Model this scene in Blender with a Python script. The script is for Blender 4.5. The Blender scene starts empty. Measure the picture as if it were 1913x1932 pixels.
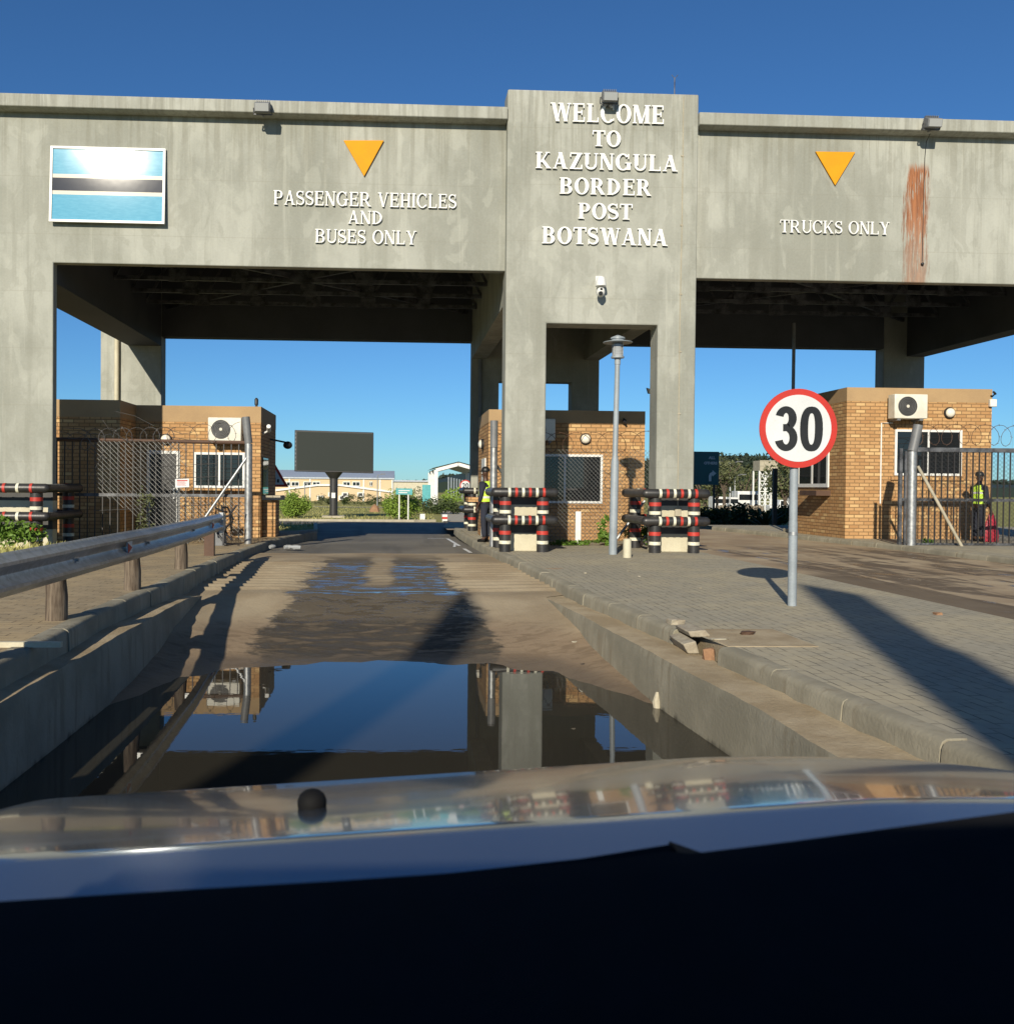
import bpy, bmesh, math, random
from mathutils import Vector, Matrix
random.seed(7)
R = math.radians
SC = bpy.context.scene
COL = SC.collection
# ------------------------------------------------------------------ camera model
F = 1766.0; U0, V0 = 830.0, 944.0; IW, IH = 1913.0, 1932.0
ROLL = R(0.5); H = 1.38
dx, dy = 748 - U0, 917 - V0
dxu = dx*math.cos(ROLL) + dy*math.sin(ROLL); dyu = -dx*math.sin(ROLL) + dy*math.cos(ROLL)
YAW = math.atan(-dxu/F); PIT = math.atan(-dyu/math.hypot(F, dxu))
FW = Vector((math.sin(YAW)*math.cos(PIT), math.cos(YAW)*math.cos(PIT), -math.sin(PIT)))
R0 = Vector((math.cos(YAW), -math.sin(YAW), 0)); UP0 = R0.cross(FW)
EX = R0*math.cos(ROLL) + UP0*math.sin(ROLL); EY = -R0*math.sin(ROLL) + UP0*math.cos(ROLL)
EYE = Vector((0, 0, H))
def ray(u, v): return FW*F + EX*(u-U0) - EY*(v-V0)
def at(u, v, Y):
    r = ray(u, v); return EYE + r*(Y/r.y)
def gr(u, v, z=0.0):
    r = ray(u, v); return EYE + r*((z-H)/r.z)
SUN_EL, SUN_AZ = R(24.5), R(17.5)
LDIR = Vector((math.sin(SUN_AZ)*math.cos(SUN_EL), math.cos(SUN_AZ)*math.cos(SUN_EL), -math.sin(SUN_EL)))
# ------------------------------------------------------------------ mesh builder
class MB:
    def __init__(s): s.v = []; s.f = []; s.m = []; s.mi = 0
    def V(s, p): s.v.append(tuple(p)); return len(s.v)-1
    def Fc(s, idx): s.f.append(tuple(idx)); s.m.append(s.mi)
    def mat(s, i): s.mi = i; return s
    def poly(s, pts): s.Fc([s.V(p) for p in pts]); return s
    def box(s, a, b):
        x0,y0,z0 = a; x1,y1,z1 = b
        i = [s.V(p) for p in ((x0,y0,z0),(x1,y0,z0),(x1,y1,z0),(x0,y1,z0),(x0,y0,z1),(x1,y0,z1),(x1,y1,z1),(x0,y1,z1))]
        for q in ((0,3,2,1),(4,5,6,7),(0,1,5,4),(1,2,6,5),(2,3,7,6),(3,0,4,7)): s.Fc([i[k] for k in q])
        return s
    def prism(s, pts, d):           # planar polygon extruded by vector d
        d = Vector(d); n = len(pts)
        a = [s.V(p) for p in pts]; b = [s.V(Vector(p)+d) for p in pts]
        s.Fc(a); s.Fc(b[::-1])
        for k in range(n): s.Fc((a[k], a[(k+1)%n], b[(k+1)%n], b[k]))
        return s
    def xz(s, pts, y0, y1):         # polygon given in (x,z), between two y
        return s.prism([(x, y0, z) for x, z in pts], (0, y1-y0, 0))
    def bar(s, p, q, w, h=None, up=(0,0,1)):   # rectangular bar from p to q
        h = h or w; p = Vector(p); q = Vector(q); d = (q-p).normalized(); up = Vector(up)
        if abs(d.dot(up)) > .98: up = Vector((0,1,0))
        a = d.cross(up).normalized()*w/2; b = a.cross(d).normalized()*h/2
        return s.prism([p+a+b, p-a+b, p-a-b, p+a-b], q-p)
    def tube(s, path, r, n=8, cap=True):
        path = [Vector(p) for p in path]; rings = []
        N = len(path); prev = None
        for k, p in enumerate(path):
            t = (path[min(k+1,N-1)] - path[max(k-1,0)])
            t = t.normalized() if t.length > 1e-9 else Vector((0,0,1))
            if prev is None:
                ref = Vector((0,0,1)) if abs(t.z) < .9 else Vector((1,0,0))
                a = t.cross(ref).normalized()
            else:
                a = prev - t*prev.dot(t); a = a.normalized()
            prev = a; b = t.cross(a)
            rr = r[k] if isinstance(r, (list, tuple)) else r
            rings.append([s.V(p + (a*math.cos(2*math.pi*j/n) + b*math.sin(2*math.pi*j/n))*rr) for j in range(n)])
        for A, B in zip(rings, rings[1:]):
            for j in range(n): s.Fc((A[j], A[(j+1)%n], B[(j+1)%n], B[j]))
        if cap: s.Fc(rings[0][::-1]); s.Fc(rings[-1])
        return s
    def cyl(s, p, q, r, n=12, r2=None): return s.tube([p, q], [r, r if r2 is None else r2], n)
    def capped(s, p, q, r, n=14):       # pipe with rounded ends, ends at p and q
        p = Vector(p); q = Vector(q); d = (q-p).normalized()
        pa = [p + d*r*(1-math.cos(a)) for a in (R(2),R(30),R(60),R(90))]
        ra = [r*math.sin(a) for a in (R(2),R(30),R(60),R(90))]
        pb = [q - d*r*(1-math.cos(a)) for a in (R(90),R(60),R(30),R(2))]
        return s.tube(pa+pb, ra+ra[::-1], n)
    def lathe(s, c, prof, n=16, axis=(0,0,1)):   # prof: (radius, height along axis)
        ax = Vector(axis); c = Vector(c)
        return s.tube([c + ax*h for r, h in prof], [max(r, 1e-4) for r, h in prof], n)
    def ball(s, c, r, n=12, m=8):
        rx, ry, rz = r if isinstance(r, (tuple, list)) else (r, r, r); c = Vector(c); rows = []
        for i in range(m+1):
            t = math.pi*i/m; st = max(math.sin(t), 1e-3)
            rows.append([s.V(c + Vector((rx*st*math.cos(2*math.pi*j/n), ry*st*math.sin(2*math.pi*j/n), rz*math.cos(t)))) for j in range(n)])
        for A, B in zip(rows, rows[1:]):
            for j in range(n): s.Fc((A[j], B[j], B[(j+1)%n], A[(j+1)%n]))
        s.Fc(rows[0]); s.Fc(rows[-1][::-1])
        return s
    def grid(s, rows):                 # rows of points
        idx = [[s.V(p) for p in r] for r in rows]
        for A, B in zip(idx, idx[1:]):
            for j in range(len(A)-1): s.Fc((A[j], A[j+1], B[j+1], B[j]))
        return s
    def build(s, name, mats, parent=None, smooth=True, bevel=0, recalc=True):
        org = Vector(parent['_o']) if parent is not None else Vector((0,0,0))
        me = bpy.data.meshes.new(name)
        me.from_pydata([tuple(Vector(p)-org) for p in s.v], [], s.f)
        if not isinstance(mats, (list, tuple)): mats = [mats]
        for m in mats: me.materials.append(m)
        me.polygons.foreach_set('material_index', s.m)
        me.polygons.foreach_set('use_smooth', [smooth]*len(s.f))
        if recalc:
            bm = bmesh.new(); bm.from_mesh(me); bmesh.ops.recalc_face_normals(bm, faces=bm.faces); bm.to_mesh(me); bm.free()
        if smooth: me.set_sharp_from_angle(angle=R(38))
        o = bpy.data.objects.new(name, me); COL.objects.link(o)
        if parent is not None: o.parent = parent; o['_o'] = tuple(org)
        else: o['_o'] = (0.0,0.0,0.0)
        if bevel:
            b = o.modifiers.new('bevel', 'BEVEL'); b.width = bevel; b.segments = 2; b.limit_method = 'ANGLE'; b.angle_limit = R(50)
        return o
def tag(o, label=None, cat=None, group=None, kind=None):
    if label: o['label'] = label
    if cat: o['category'] = cat
    if group: o['group'] = group
    if kind: o['kind'] = kind
    return o
def thing(name, label, cat, loc, group=None):
    o = bpy.data.objects.new(name, None); COL.objects.link(o); o.location = loc; o.empty_display_size = .2
    o['_o'] = tuple(loc); return tag(o, label, cat, group)
def copy_tree(o, parent=None):
    c = o.copy(); COL.objects.link(c)
    if parent is not None: c.parent = parent
    for ch in list(o.children): copy_tree(ch, c)
    return c
def dup(o, delta, label, group=None):
    c = copy_tree(o); c.location = Vector(o.location) + Vector(delta); c['label'] = label
    if group: c['group'] = group
    return c
# ------------------------------------------------------------------ materials
class NT:
    def __init__(s, name):
        s.m = bpy.data.materials.new(name); s.m.use_nodes = True; s.t = s.m.node_tree; s.n = s.t.nodes; s.l = s.t.links
        s.p = s.n['Principled BSDF']; s._pos = None
    def node(s, typ, **k):
        n = s.n.new(typ)
        for a, b in k.items(): setattr(n, a, b)
        return n
    def put(s, sock, val):
        if isinstance(val, (int, float)): sock.default_value = val
        elif isinstance(val, tuple): sock.default_value = val if len(val) == len(sock.default_value) else tuple(val)+(1,)
        else: s.l.new(val, sock)
    def pos(s):
        if s._pos is None: s._pos = s.node('ShaderNodeNewGeometry').outputs['Position']
        return s._pos
    def obj(s): return s.node('ShaderNodeTexCoord').outputs['Object']
    def xyz(s, v):
        n = s.node('ShaderNodeSeparateXYZ'); s.put(n.inputs[0], v); return n.outputs
    def comb(s, x, y, z):
        n = s.node('ShaderNodeCombineXYZ')
        for k, a in enumerate((x,y,z)): s.put(n.inputs[k], a)
        return n.outputs[0]
    def scale(s, v, k):
        n = s.node('ShaderNodeMapping'); s.put(n.inputs['Vector'], v); n.inputs['Scale'].default_value = k if isinstance(k, tuple) else (k,k,k); return n.outputs[0]
    def math(s, op, a, b=0.0, c=0.0):
        n = s.node('ShaderNodeMath', operation=op)
        for k, x in enumerate((a,b,c)): s.put(n.inputs[k], x)
        return n.outputs[0]
    def noise(s, v, sc=1.0, det=4, rough=.55, dist=0.0):
        n = s.node('ShaderNodeTexNoise'); s.put(n.inputs['Vector'], v); n.inputs['Scale'].default_value = sc
        n.inputs['Detail'].default_value = det; n.inputs['Roughness'].default_value = rough; n.inputs['Distortion'].default_value = dist
        return n.outputs['Fac']
    def step(s, x, a, b):              # smoothstep, a may exceed b
        n = s.node('ShaderNodeMapRange', interpolation_type='SMOOTHSTEP'); s.put(n.inputs[0], x)
        if a < b: v = (a, b, 0, 1)
        else: v = (b, a, 1, 0)
        for k, y in enumerate(v): n.inputs[1+k].default_value = y
        return n.outputs[0]
    def mix(s, f, a, b, bt='MIX'):
        n = s.node('ShaderNodeMix', data_type='RGBA', blend_type=bt)
        s.put(n.inputs[0], f); s.put(n.inputs[6], a); s.put(n.inputs[7], b); return n.outputs[2]
    def bump(s, h, st=.3, d=.01):
        n = s.node('ShaderNodeBump'); n.inputs['Strength'].default_value = st; n.inputs['Distance'].default_value = d
        s.put(n.inputs['Height'], h); s.l.new(n.outputs[0], s.p.inputs['Normal']); return n
    def out(s, col=None, rough=None, metal=None, spec=None):
        for nm, val in (('Base Color', col), ('Roughness', rough), ('Metallic', metal), ('Specular IOR Level', spec)):
            if val is not None: s.put(s.p.inputs[nm], val)
        return s.m
MC = {}
def simple(name, a, rough=.6, metal=0.0, b=None, sc=3.0, bump=0.0, coord='obj', spec=None, fine=40.0):
    if name in MC: return MC[name]
    t = NT(name); v = t.obj() if coord == 'obj' else t.pos()
    if b is None: b = tuple(x*.72 for x in a)
    n1 = t.noise(v, sc, 5); n2 = t.noise(v, fine, 3)
    f = t.math('ADD', t.math('MULTIPLY', n1, .7), t.math('MULTIPLY', n2, .3))
    c = t.mix(t.step(f, .35, .65), b, a)
    if bump: t.bump(n2, bump, .01)
    rg = t.math('ADD', t.math('MULTIPLY', n1, .2), max(rough-.1, .02))
    MC[name] = t.out(c, rg, metal, spec); return MC[name]
def concrete():
    t = NT('weathered_concrete'); p = t.pos(); o = t.xyz(p)
    big = t.noise(t.scale(p, (1,1,.7)), .38, 5, .6); med = t.noise(t.scale(p, (1.6,1.6,.9)), 1.3, 4, .55, .6)
    streak = t.noise(t.scale(p, (3.2,3.2,.16)), 1.6, 4, .6)
    fine = t.noise(p, 22, 4); pit = t.noise(p, 90, 2)
    c = t.mix(t.step(big, .36, .62), (.22,.226,.196), (.355,.36,.32))
    c = t.mix(t.math('MULTIPLY', t.step(med, .5, .56), .36), c, (.215,.218,.185))
    c = t.mix(t.math('MULTIPLY', t.step(med, .42, .36), .24), c, (.44,.445,.39))
    c = t.mix(t.math('MULTIPLY', t.step(streak, .5, .68), .4), c, (.195,.197,.165))
    c = t.mix(t.math('MULTIPLY', t.step(streak, .42, .3), .3), c, (.43,.432,.375))
    # water runs below the tops
    top = t.math('MULTIPLY', t.step(o[2], 7.2, 9.6), t.step(t.noise(t.scale(p, (5,5,.22)), 2.0, 3), .46, .62))
    c = t.mix(t.math('MULTIPLY', top, .55), c, (.16,.155,.12))
    drip = t.math('MULTIPLY', t.step(o[2], 9.22, 9.3), t.step(t.noise(t.scale(p, (7,1,.35)), 1.4, 4, .7), .5, .62))
    c = t.mix(t.math('MULTIPLY', drip, .6), c, (.13,.128,.105)); c = t.mix(t.math('MULTIPLY', t.step(o[2], 9.2, 9.3), .2), c, (.45,.455,.41))
    # faint shutter-board joints
    jz = t.math('ABSOLUTE', t.math('SUBTRACT', t.math('FRACT', t.math('DIVIDE', o[2], 1.22)), .5))
    c = t.mix(t.math('MULTIPLY', t.step(jz, .012, .003), .25), c, (.2,.19,.15))
    c = t.mix(.18, c, t.mix(fine, (.12,.12,.1), (.5,.5,.42)))
    # rust runs under the lamp on the truck side
    wob = t.math('MULTIPLY', t.math('SUBTRACT', t.noise(t.scale(p, (6,6,1.2)), 1.5, 4), .5), .22)
    dxr = t.math('ABSOLUTE', t.math('ADD', t.math('SUBTRACT', o[0], 11.53), wob))
    fr = t.noise(t.scale(p, (26,26,1.1)), 1.0, 5, .7)
    wid = t.math('ADD', .235, t.math('MULTIPLY', t.math('SUBTRACT', fr, .5), .75))
    m = t.step(t.math('SUBTRACT', dxr, wid), .06, -.05)
    m = t.math('MULTIPLY', m, t.step(t.math('ADD', o[2], t.math('MULTIPLY', fr, .5)), 8.98, 8.75))
    m = t.math('MULTIPLY', m, t.step(t.noise(t.scale(p, (34,34,2.2)), 1.0, 4, .65), .33, .46))
    fade = t.math('ADD', .55, t.math('MULTIPLY', t.step(o[2], 6.3, 7.8), .4))
    m = t.math('MULTIPLY', t.math('MULTIPLY', m, fade), t.step(o[1], 21.2, 20.9))
    c = t.mix(m, c, t.mix(t.step(fr, .4, .62), (.315,.12,.046), (.175,.062,.025)))
    t.bump(t.math('ADD', t.math('MULTIPLY', pit, .5), fine), .25, .008)
    return t.out(c, t.math('ADD', .72, t.math('MULTIPLY', fine, .2)), 0, .25)
def brick(name='tan_face_brick', plaster=False):
    t = NT(name); o = t.xyz(t.pos())
    u = t.math('ADD', o[0], o[1]); v = t.comb(u, o[2], 0.0)
    b = t.node('ShaderNodeTexBrick'); t.put(b.inputs['Vector'], v)
    b.inputs['Scale'].default_value = 1.0; b.inputs['Brick Width'].default_value = .26; b.inputs['Row Height'].default_value = .092
    b.inputs['Mortar Size'].default_value = .013; b.inputs['Mortar Smooth'].default_value = .35; b.inputs['Bias'].default_value = 0.0
    b.inputs['Color1'].default_value = (0,0,0,1); b.inputs['Color2'].default_value = (1,1,1,1); b.inputs['Mortar'].default_value = (.5,.5,.5,1)
    rnd = b.outputs['Color']; mort = b.outputs['Fac']
    n = t.noise(t.pos(), 30, 4); n2 = t.noise(t.pos(), .8, 3)
    c = t.mix(rnd, (.345,.18,.073), (.475,.285,.13))
    c = t.mix(t.math('MULTIPLY', t.step(n, .5, .7), .5), c, (.27,.13,.055))
    c = t.mix(t.math('MULTIPLY', n2, .25), c, (.50,.33,.17))
    c = t.mix(t.math('MULTIPLY', t.step(rnd, .86, .95), .7), c, (.55,.375,.18)); c = t.mix(t.math('MULTIPLY', mort, .9), c, (.185,.115,.055))
    t.bump(t.math('SUBTRACT', t.math('MULTIPLY', n, .3), mort), .5, .012)
    return t.out(c, .85, 0, .2)
def pavers(name, rot, a, b, w=.21, h=.105, blotch=(.33,.16,.07)):
    t = NT(name)
    mp = t.node('ShaderNodeMapping'); t.put(mp.inputs['Vector'], t.pos()); mp.inputs['Rotation'].default_value = (0,0,rot)
    wv = t.noise(t.pos(), .7, 3)
    vv = t.node('ShaderNodeVectorMath', operation='ADD'); t.put(vv.inputs[0], mp.outputs[0]); t.put(vv.inputs[1], t.comb(t.math('MULTIPLY', wv, .06), t.math('MULTIPLY', wv, .05), 0.0))
    br = t.node('ShaderNodeTexBrick'); t.put(br.inputs['Vector'], vv.outputs[0]); br.inputs['Scale'].default_value = 1
    br.inputs['Brick Width'].default_value = w; br.inputs['Row Height'].default_value = h; br.inputs['Mortar Size'].default_value = .007; br.inputs['Mortar Smooth'].default_value = .3
    br.inputs['Color1'].default_value = (0,0,0,1); br.inputs['Color2'].default_value = (1,1,1,1); br.inputs['Mortar'].default_value = (.5,.5,.5,1)
    n1 = t.noise(t.pos(), .5, 5, .6); n2 = t.noise(t.pos(), 25, 4); n3 = t.noise(t.pos(), 2.3, 4, .6)
    c = t.mix(t.math('ADD', t.math('MULTIPLY', br.outputs['Color'], .45), t.math('MULTIPLY', n2, .5)), b, a)
    dust = t.step(t.math('ADD', t.math('MULTIPLY', n1, .6), t.math('MULTIPLY', n3, .4)), .42, .62)
    c = t.mix(t.math('MULTIPLY', dust, .5), c, tuple(min(1, x*1.2) for x in (a[0]*1.08, a[1], a[2]*.85)))
    gap = t.math('MULTIPLY', br.outputs['Fac'], t.step(t.noise(t.pos(), 5, 3), .38, .6))
    c = t.mix(t.math('MULTIPLY', gap, .8), c, tuple(x*.3 for x in b))
    sp = t.math('MULTIPLY', t.step(t.noise(t.pos(), .9, 3, .5), .68, .74), .7)
    c = t.mix(sp, c, blotch)
    t.bump(t.math('SUBTRACT', t.math('MULTIPLY', n2, .35), br.outputs['Fac']), .55, .01)
    return t.out(c, .85, 0, .25)
def lane():
    t = NT('lane_concrete'); p = t.pos(); o = t.xyz(p)
    n1 = t.noise(p, .8, 5, .6); n2 = t.noise(p, 18, 4, .6); n3 = t.noise(t.scale(p, (1.0,3.0,1.0)), 2.4, 4, .6)
    c = t.mix(t.step(n1, .35, .65), (.27,.21,.135), (.36,.295,.2))
    c = t.mix(t.math('MULTIPLY', n2, .35), c, (.16,.13,.09))
    # silt left in the bath
    silt = t.step(o[2], -.27, -.42)
    c = t.mix(t.math('MULTIPLY', silt, .8), c, (.20,.145,.095))
    sn = t.noise(t.scale(p, (1.1,2.6,1)), 2.6, 5, .65, .8); c = t.mix(t.math('MULTIPLY', silt, t.math('MULTIPLY', t.step(sn, .48, .6), .45)), c, (.11,.078,.05))
    c = t.mix(t.math('MULTIPLY', silt, t.math('MULTIPLY', t.step(sn, .42, .34), .35)), c, (.27,.21,.145))
    rim = t.step(t.math('ADD', o[2], t.math('MULTIPLY', sn, .09)), -.47, -.535)     # soaked silt along the water line
    c = t.mix(t.math('MULTIPLY', rim, .6), c, (.075,.055,.037))
    # wet wheel tracks carried out of the bath
    wob = t.math('ADD', t.math('MULTIPLY', t.math('SUBTRACT', t.noise(p, 1.3, 5, .7), .5), 1.5), t.math('MULTIPLY', t.math('SUBTRACT', t.noise(t.scale(p, (1,4,1)), 5, 4, .7), .5), .5))
    ax = t.math('ABSOLUTE', t.math('ADD', t.math('ADD', o[0], .28), wob))
    half = t.math('SUBTRACT', 1.38, t.math('MULTIPLY', t.step(o[1], 9.5, 15.0), .25))
    wet = t.step(t.math('SUBTRACT', ax, half), .12, -.06)
    wet = t.math('MULTIPLY', wet, t.step(t.math('ADD', o[1], wob), 21.5, 19.0))
    gap = t.step(t.math('ABSOLUTE', t.math('ADD', t.math('ADD', o[0], .28), t.math('MULTIPLY', wob, .4))), .32, .12)
    wet = t.math('MULTIPLY', wet, t.math('SUBTRACT', 1.0, t.math('MULTIPLY', t.math('MULTIPLY', gap, t.step(o[1], 13.8, 14.8)), .85)))
    wet = t.math('MULTIPLY', wet, t.math('SUBTRACT', 1.0, t.math('MULTIPLY', silt, .25)))
    c = t.mix(t.math('MULTIPLY', wet, .8), c, (.055,.047,.036))
    tar = t.math('MULTIPLY', t.math('MULTIPLY', t.step(o[1], 10.4, 10.8), t.step(o[1], 12.3, 11.8)), t.math('MULTIPLY', wet, t.step(n3, .36, .5)))
    c = t.mix(t.math('MULTIPLY', tar, .85), c, (.018,.018,.016))
    film = t.math('MULTIPLY', wet, t.step(n3, .46, .58))
    film = t.math('MULTIPLY', film, t.step(o[1], 19.3, 18.0))
    film = t.math('MAXIMUM', film, t.math('MULTIPLY', rim, .45)); rg = t.math('SUBTRACT', .85, t.math('MULTIPLY', film, .70))
    t.bump(t.math('MULTIPLY', n2, t.math('SUBTRACT', 1.0, t.math('MULTIPLY', film, .9))), .5, .012)
    return t.out(c, rg, 0, t.math('ADD', .2, t.math('MULTIPLY', film, .5)))
def asphalt():
    t = NT('asphalt'); p = t.pos(); n1 = t.noise(p, .35, 5, .6); n2 = t.noise(p, 60, 3)
    tr = t.noise(t.scale(p, (1.2,.08,1)), 1.0, 4)
    c = t.mix(t.step(n1, .35, .65), (.125,.114,.092), (.185,.168,.135))
    c = t.mix(t.math('MULTIPLY', t.step(tr, .5, .66), .6), c, (.075,.068,.056)); c = t.mix(.2, c, t.mix(n2, (.03,.03,.03), (.2,.19,.17)))
    t.bump(n2, .3, .01); return t.out(c, .8, 0, .25)
def truckroad():
    t = NT('muddy_truck_lane'); p = t.pos(); o = t.xyz(p)
    n1 = t.noise(p, .7, 5, .6); n2 = t.noise(p, 30, 3); tr = t.math('ADD', t.math('MULTIPLY', t.noise(t.scale(p, (1.5,.22,1)), 1.3, 5, .6, .8), .7), t.math('MULTIPLY', t.noise(t.scale(p, (.5,1.6,1)), 1.3, 5, .65), .3))
    c = t.mix(t.step(n1, .35, .65), (.27,.20,.125), (.37,.295,.195))
    m = t.step(tr, .455, .56); m = t.math('MULTIPLY', m, t.step(o[0], 6.75, 7.3)); m = t.math('MULTIPLY', m, t.step(o[1], 24, 20))
    c = t.mix(t.math('MULTIPLY', m, .85), c, (.085,.062,.042))
    strip = t.math('MULTIPLY', t.step(t.math('ADD', o[0], t.math('MULTIPLY', n1, .5)), 7.75, 7.55), t.step(o[1], 15.5, 14.5))
    c = t.mix(t.math('MULTIPLY', strip, .8), c, (.10,.075,.05))
    wet = t.math('MULTIPLY', m, t.step(t.noise(p, 1.7, 3), .56, .62))
    t.bump(t.math('ADD', n2, t.math('MULTIPLY', tr, 2.0)), .5, .012)
    return t.out(c, t.math('SUBTRACT', .85, t.math('MULTIPLY', wet, .6)), 0, .3)
def wallconc():
    t = NT('stained_kerb_concrete'); p = t.pos(); o = t.xyz(p)
    n1 = t.noise(p, 1.5, 5, .6); st = t.noise(t.scale(p, (5,5,.5)), 1.7, 4, .6); n2 = t.noise(p, 35, 3)
    c = t.mix(t.step(n1, .35, .65), (.205,.188,.14), (.29,.265,.2))
    c = t.mix(t.math('MULTIPLY', t.math('MULTIPLY', t.step(st, .5, .64), t.step(n1, .42, .58)), .5), c, (.15,.12,.075))
    low = t.step(t.math('ADD', o[2], t.math('MULTIPLY', st, .22)), -.46, -.53)
    c = t.mix(t.math('MULTIPLY', low, .85), c, (.03,.027,.02))
    t.bump(n2, .4, .01); return t.out(c, .85, 0, .25)
def ledgeconc():
    t = NT('sandy_ledge'); p = t.pos(); o = t.xyz(p); n1 = t.noise(p, 1.8, 5, .65); n2 = t.noise(p, 30, 4, .7)
    c = t.mix(t.step(n1, .35, .62), (.30,.235,.145), (.42,.345,.23)); c = t.mix(t.math('MULTIPLY', n2, .4), c, (.2,.155,.1))
    t.bump(n2, .6, .015); return t.out(c, .9, 0, .2)
def grassy(name='dry_grass'):
    t = NT(name); p = t.pos(); n1 = t.noise(p, .12, 4, .6); n2 = t.noise(p, 1.4, 5, .7); n3 = t.noise(p, 14, 3)
    c = t.mix(t.step(n1, .35, .65), (.27,.26,.085), (.36,.32,.125)); c = t.mix(t.math('MULTIPLY', t.step(n2, .4, .65), .5), c, (.19,.21,.06)); c = t.mix(t.math('MULTIPLY', n3, .3), c, (.07,.08,.025))
    t.bump(n3, .8, .05); return t.out(c, .95, 0, .1)
def leafm(name, a, b):
    t = NT(name); g = t.node('ShaderNodeNewGeometry').outputs['Random Per Island']; n = t.noise(t.pos(), .9, 3)
    c = t.mix(t.math('ADD', t.math('MULTIPLY', g, .6), t.math('MULTIPLY', n, .4)), b, a); t.out(c, .6, 0, .25)
    t.p.inputs['Subsurface Weight'].default_value = 0.0
    return t.m
def water():
    t = NT('standing_water'); p = t.pos(); w = t.noise(t.scale(p, (1.0,2.2,1)), 3.2, 3, .5)
    t.bump(w, .014, .02); m = t.out((.032,.029,.022), .012, 0, .5); t.p.inputs['IOR'].default_value = 1.33; return m
def carpaint():
    t = NT('silver_car_paint'); t.out((.15,.18,.23), .17, .78, .5); t.p.inputs['Coat Weight'].default_value = .6; t.p.inputs['Coat Roughness'].default_value = .05
    return t.m
def wood():
    t = NT('weathered_timber'); p = t.pos(); n = t.noise(t.scale(p, (14,14,1.2)), 2.0, 5, .65); n2 = t.noise(p, 3, 4)
    c = t.mix(t.step(n, .35, .65), (.07,.052,.038), (.17,.135,.1)); c = t.mix(t.math('MULTIPLY', t.step(n2, .5, .65), .4), c, (.21,.175,.13))
    t.bump(n, .6, .012); return t.out(c, .85, 0, .2)
def galv(name, a=(.42,.43,.43), rough=.36):
    t = NT(name); p = t.pos(); n = t.noise(p, 14, 3); s_ = t.noise(p, 1.6, 4); st = t.noise(t.scale(p, (9,9,1.2)), 2, 4)
    c = t.mix(t.step(n, .4, .6), tuple(x*.78 for x in a), a); c = t.mix(t.math('MULTIPLY', t.step(s_, .5, .7), .45), c, (.20,.18,.155)); c = t.mix(t.math('MULTIPLY', t.step(st, .6, .72), .3), c, (.16,.10,.06))
    t.bump(s_, .12, .02); return t.out(c, t.math('ADD', rough, t.math('MULTIPLY', n, .2)), .75, .5)
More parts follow.
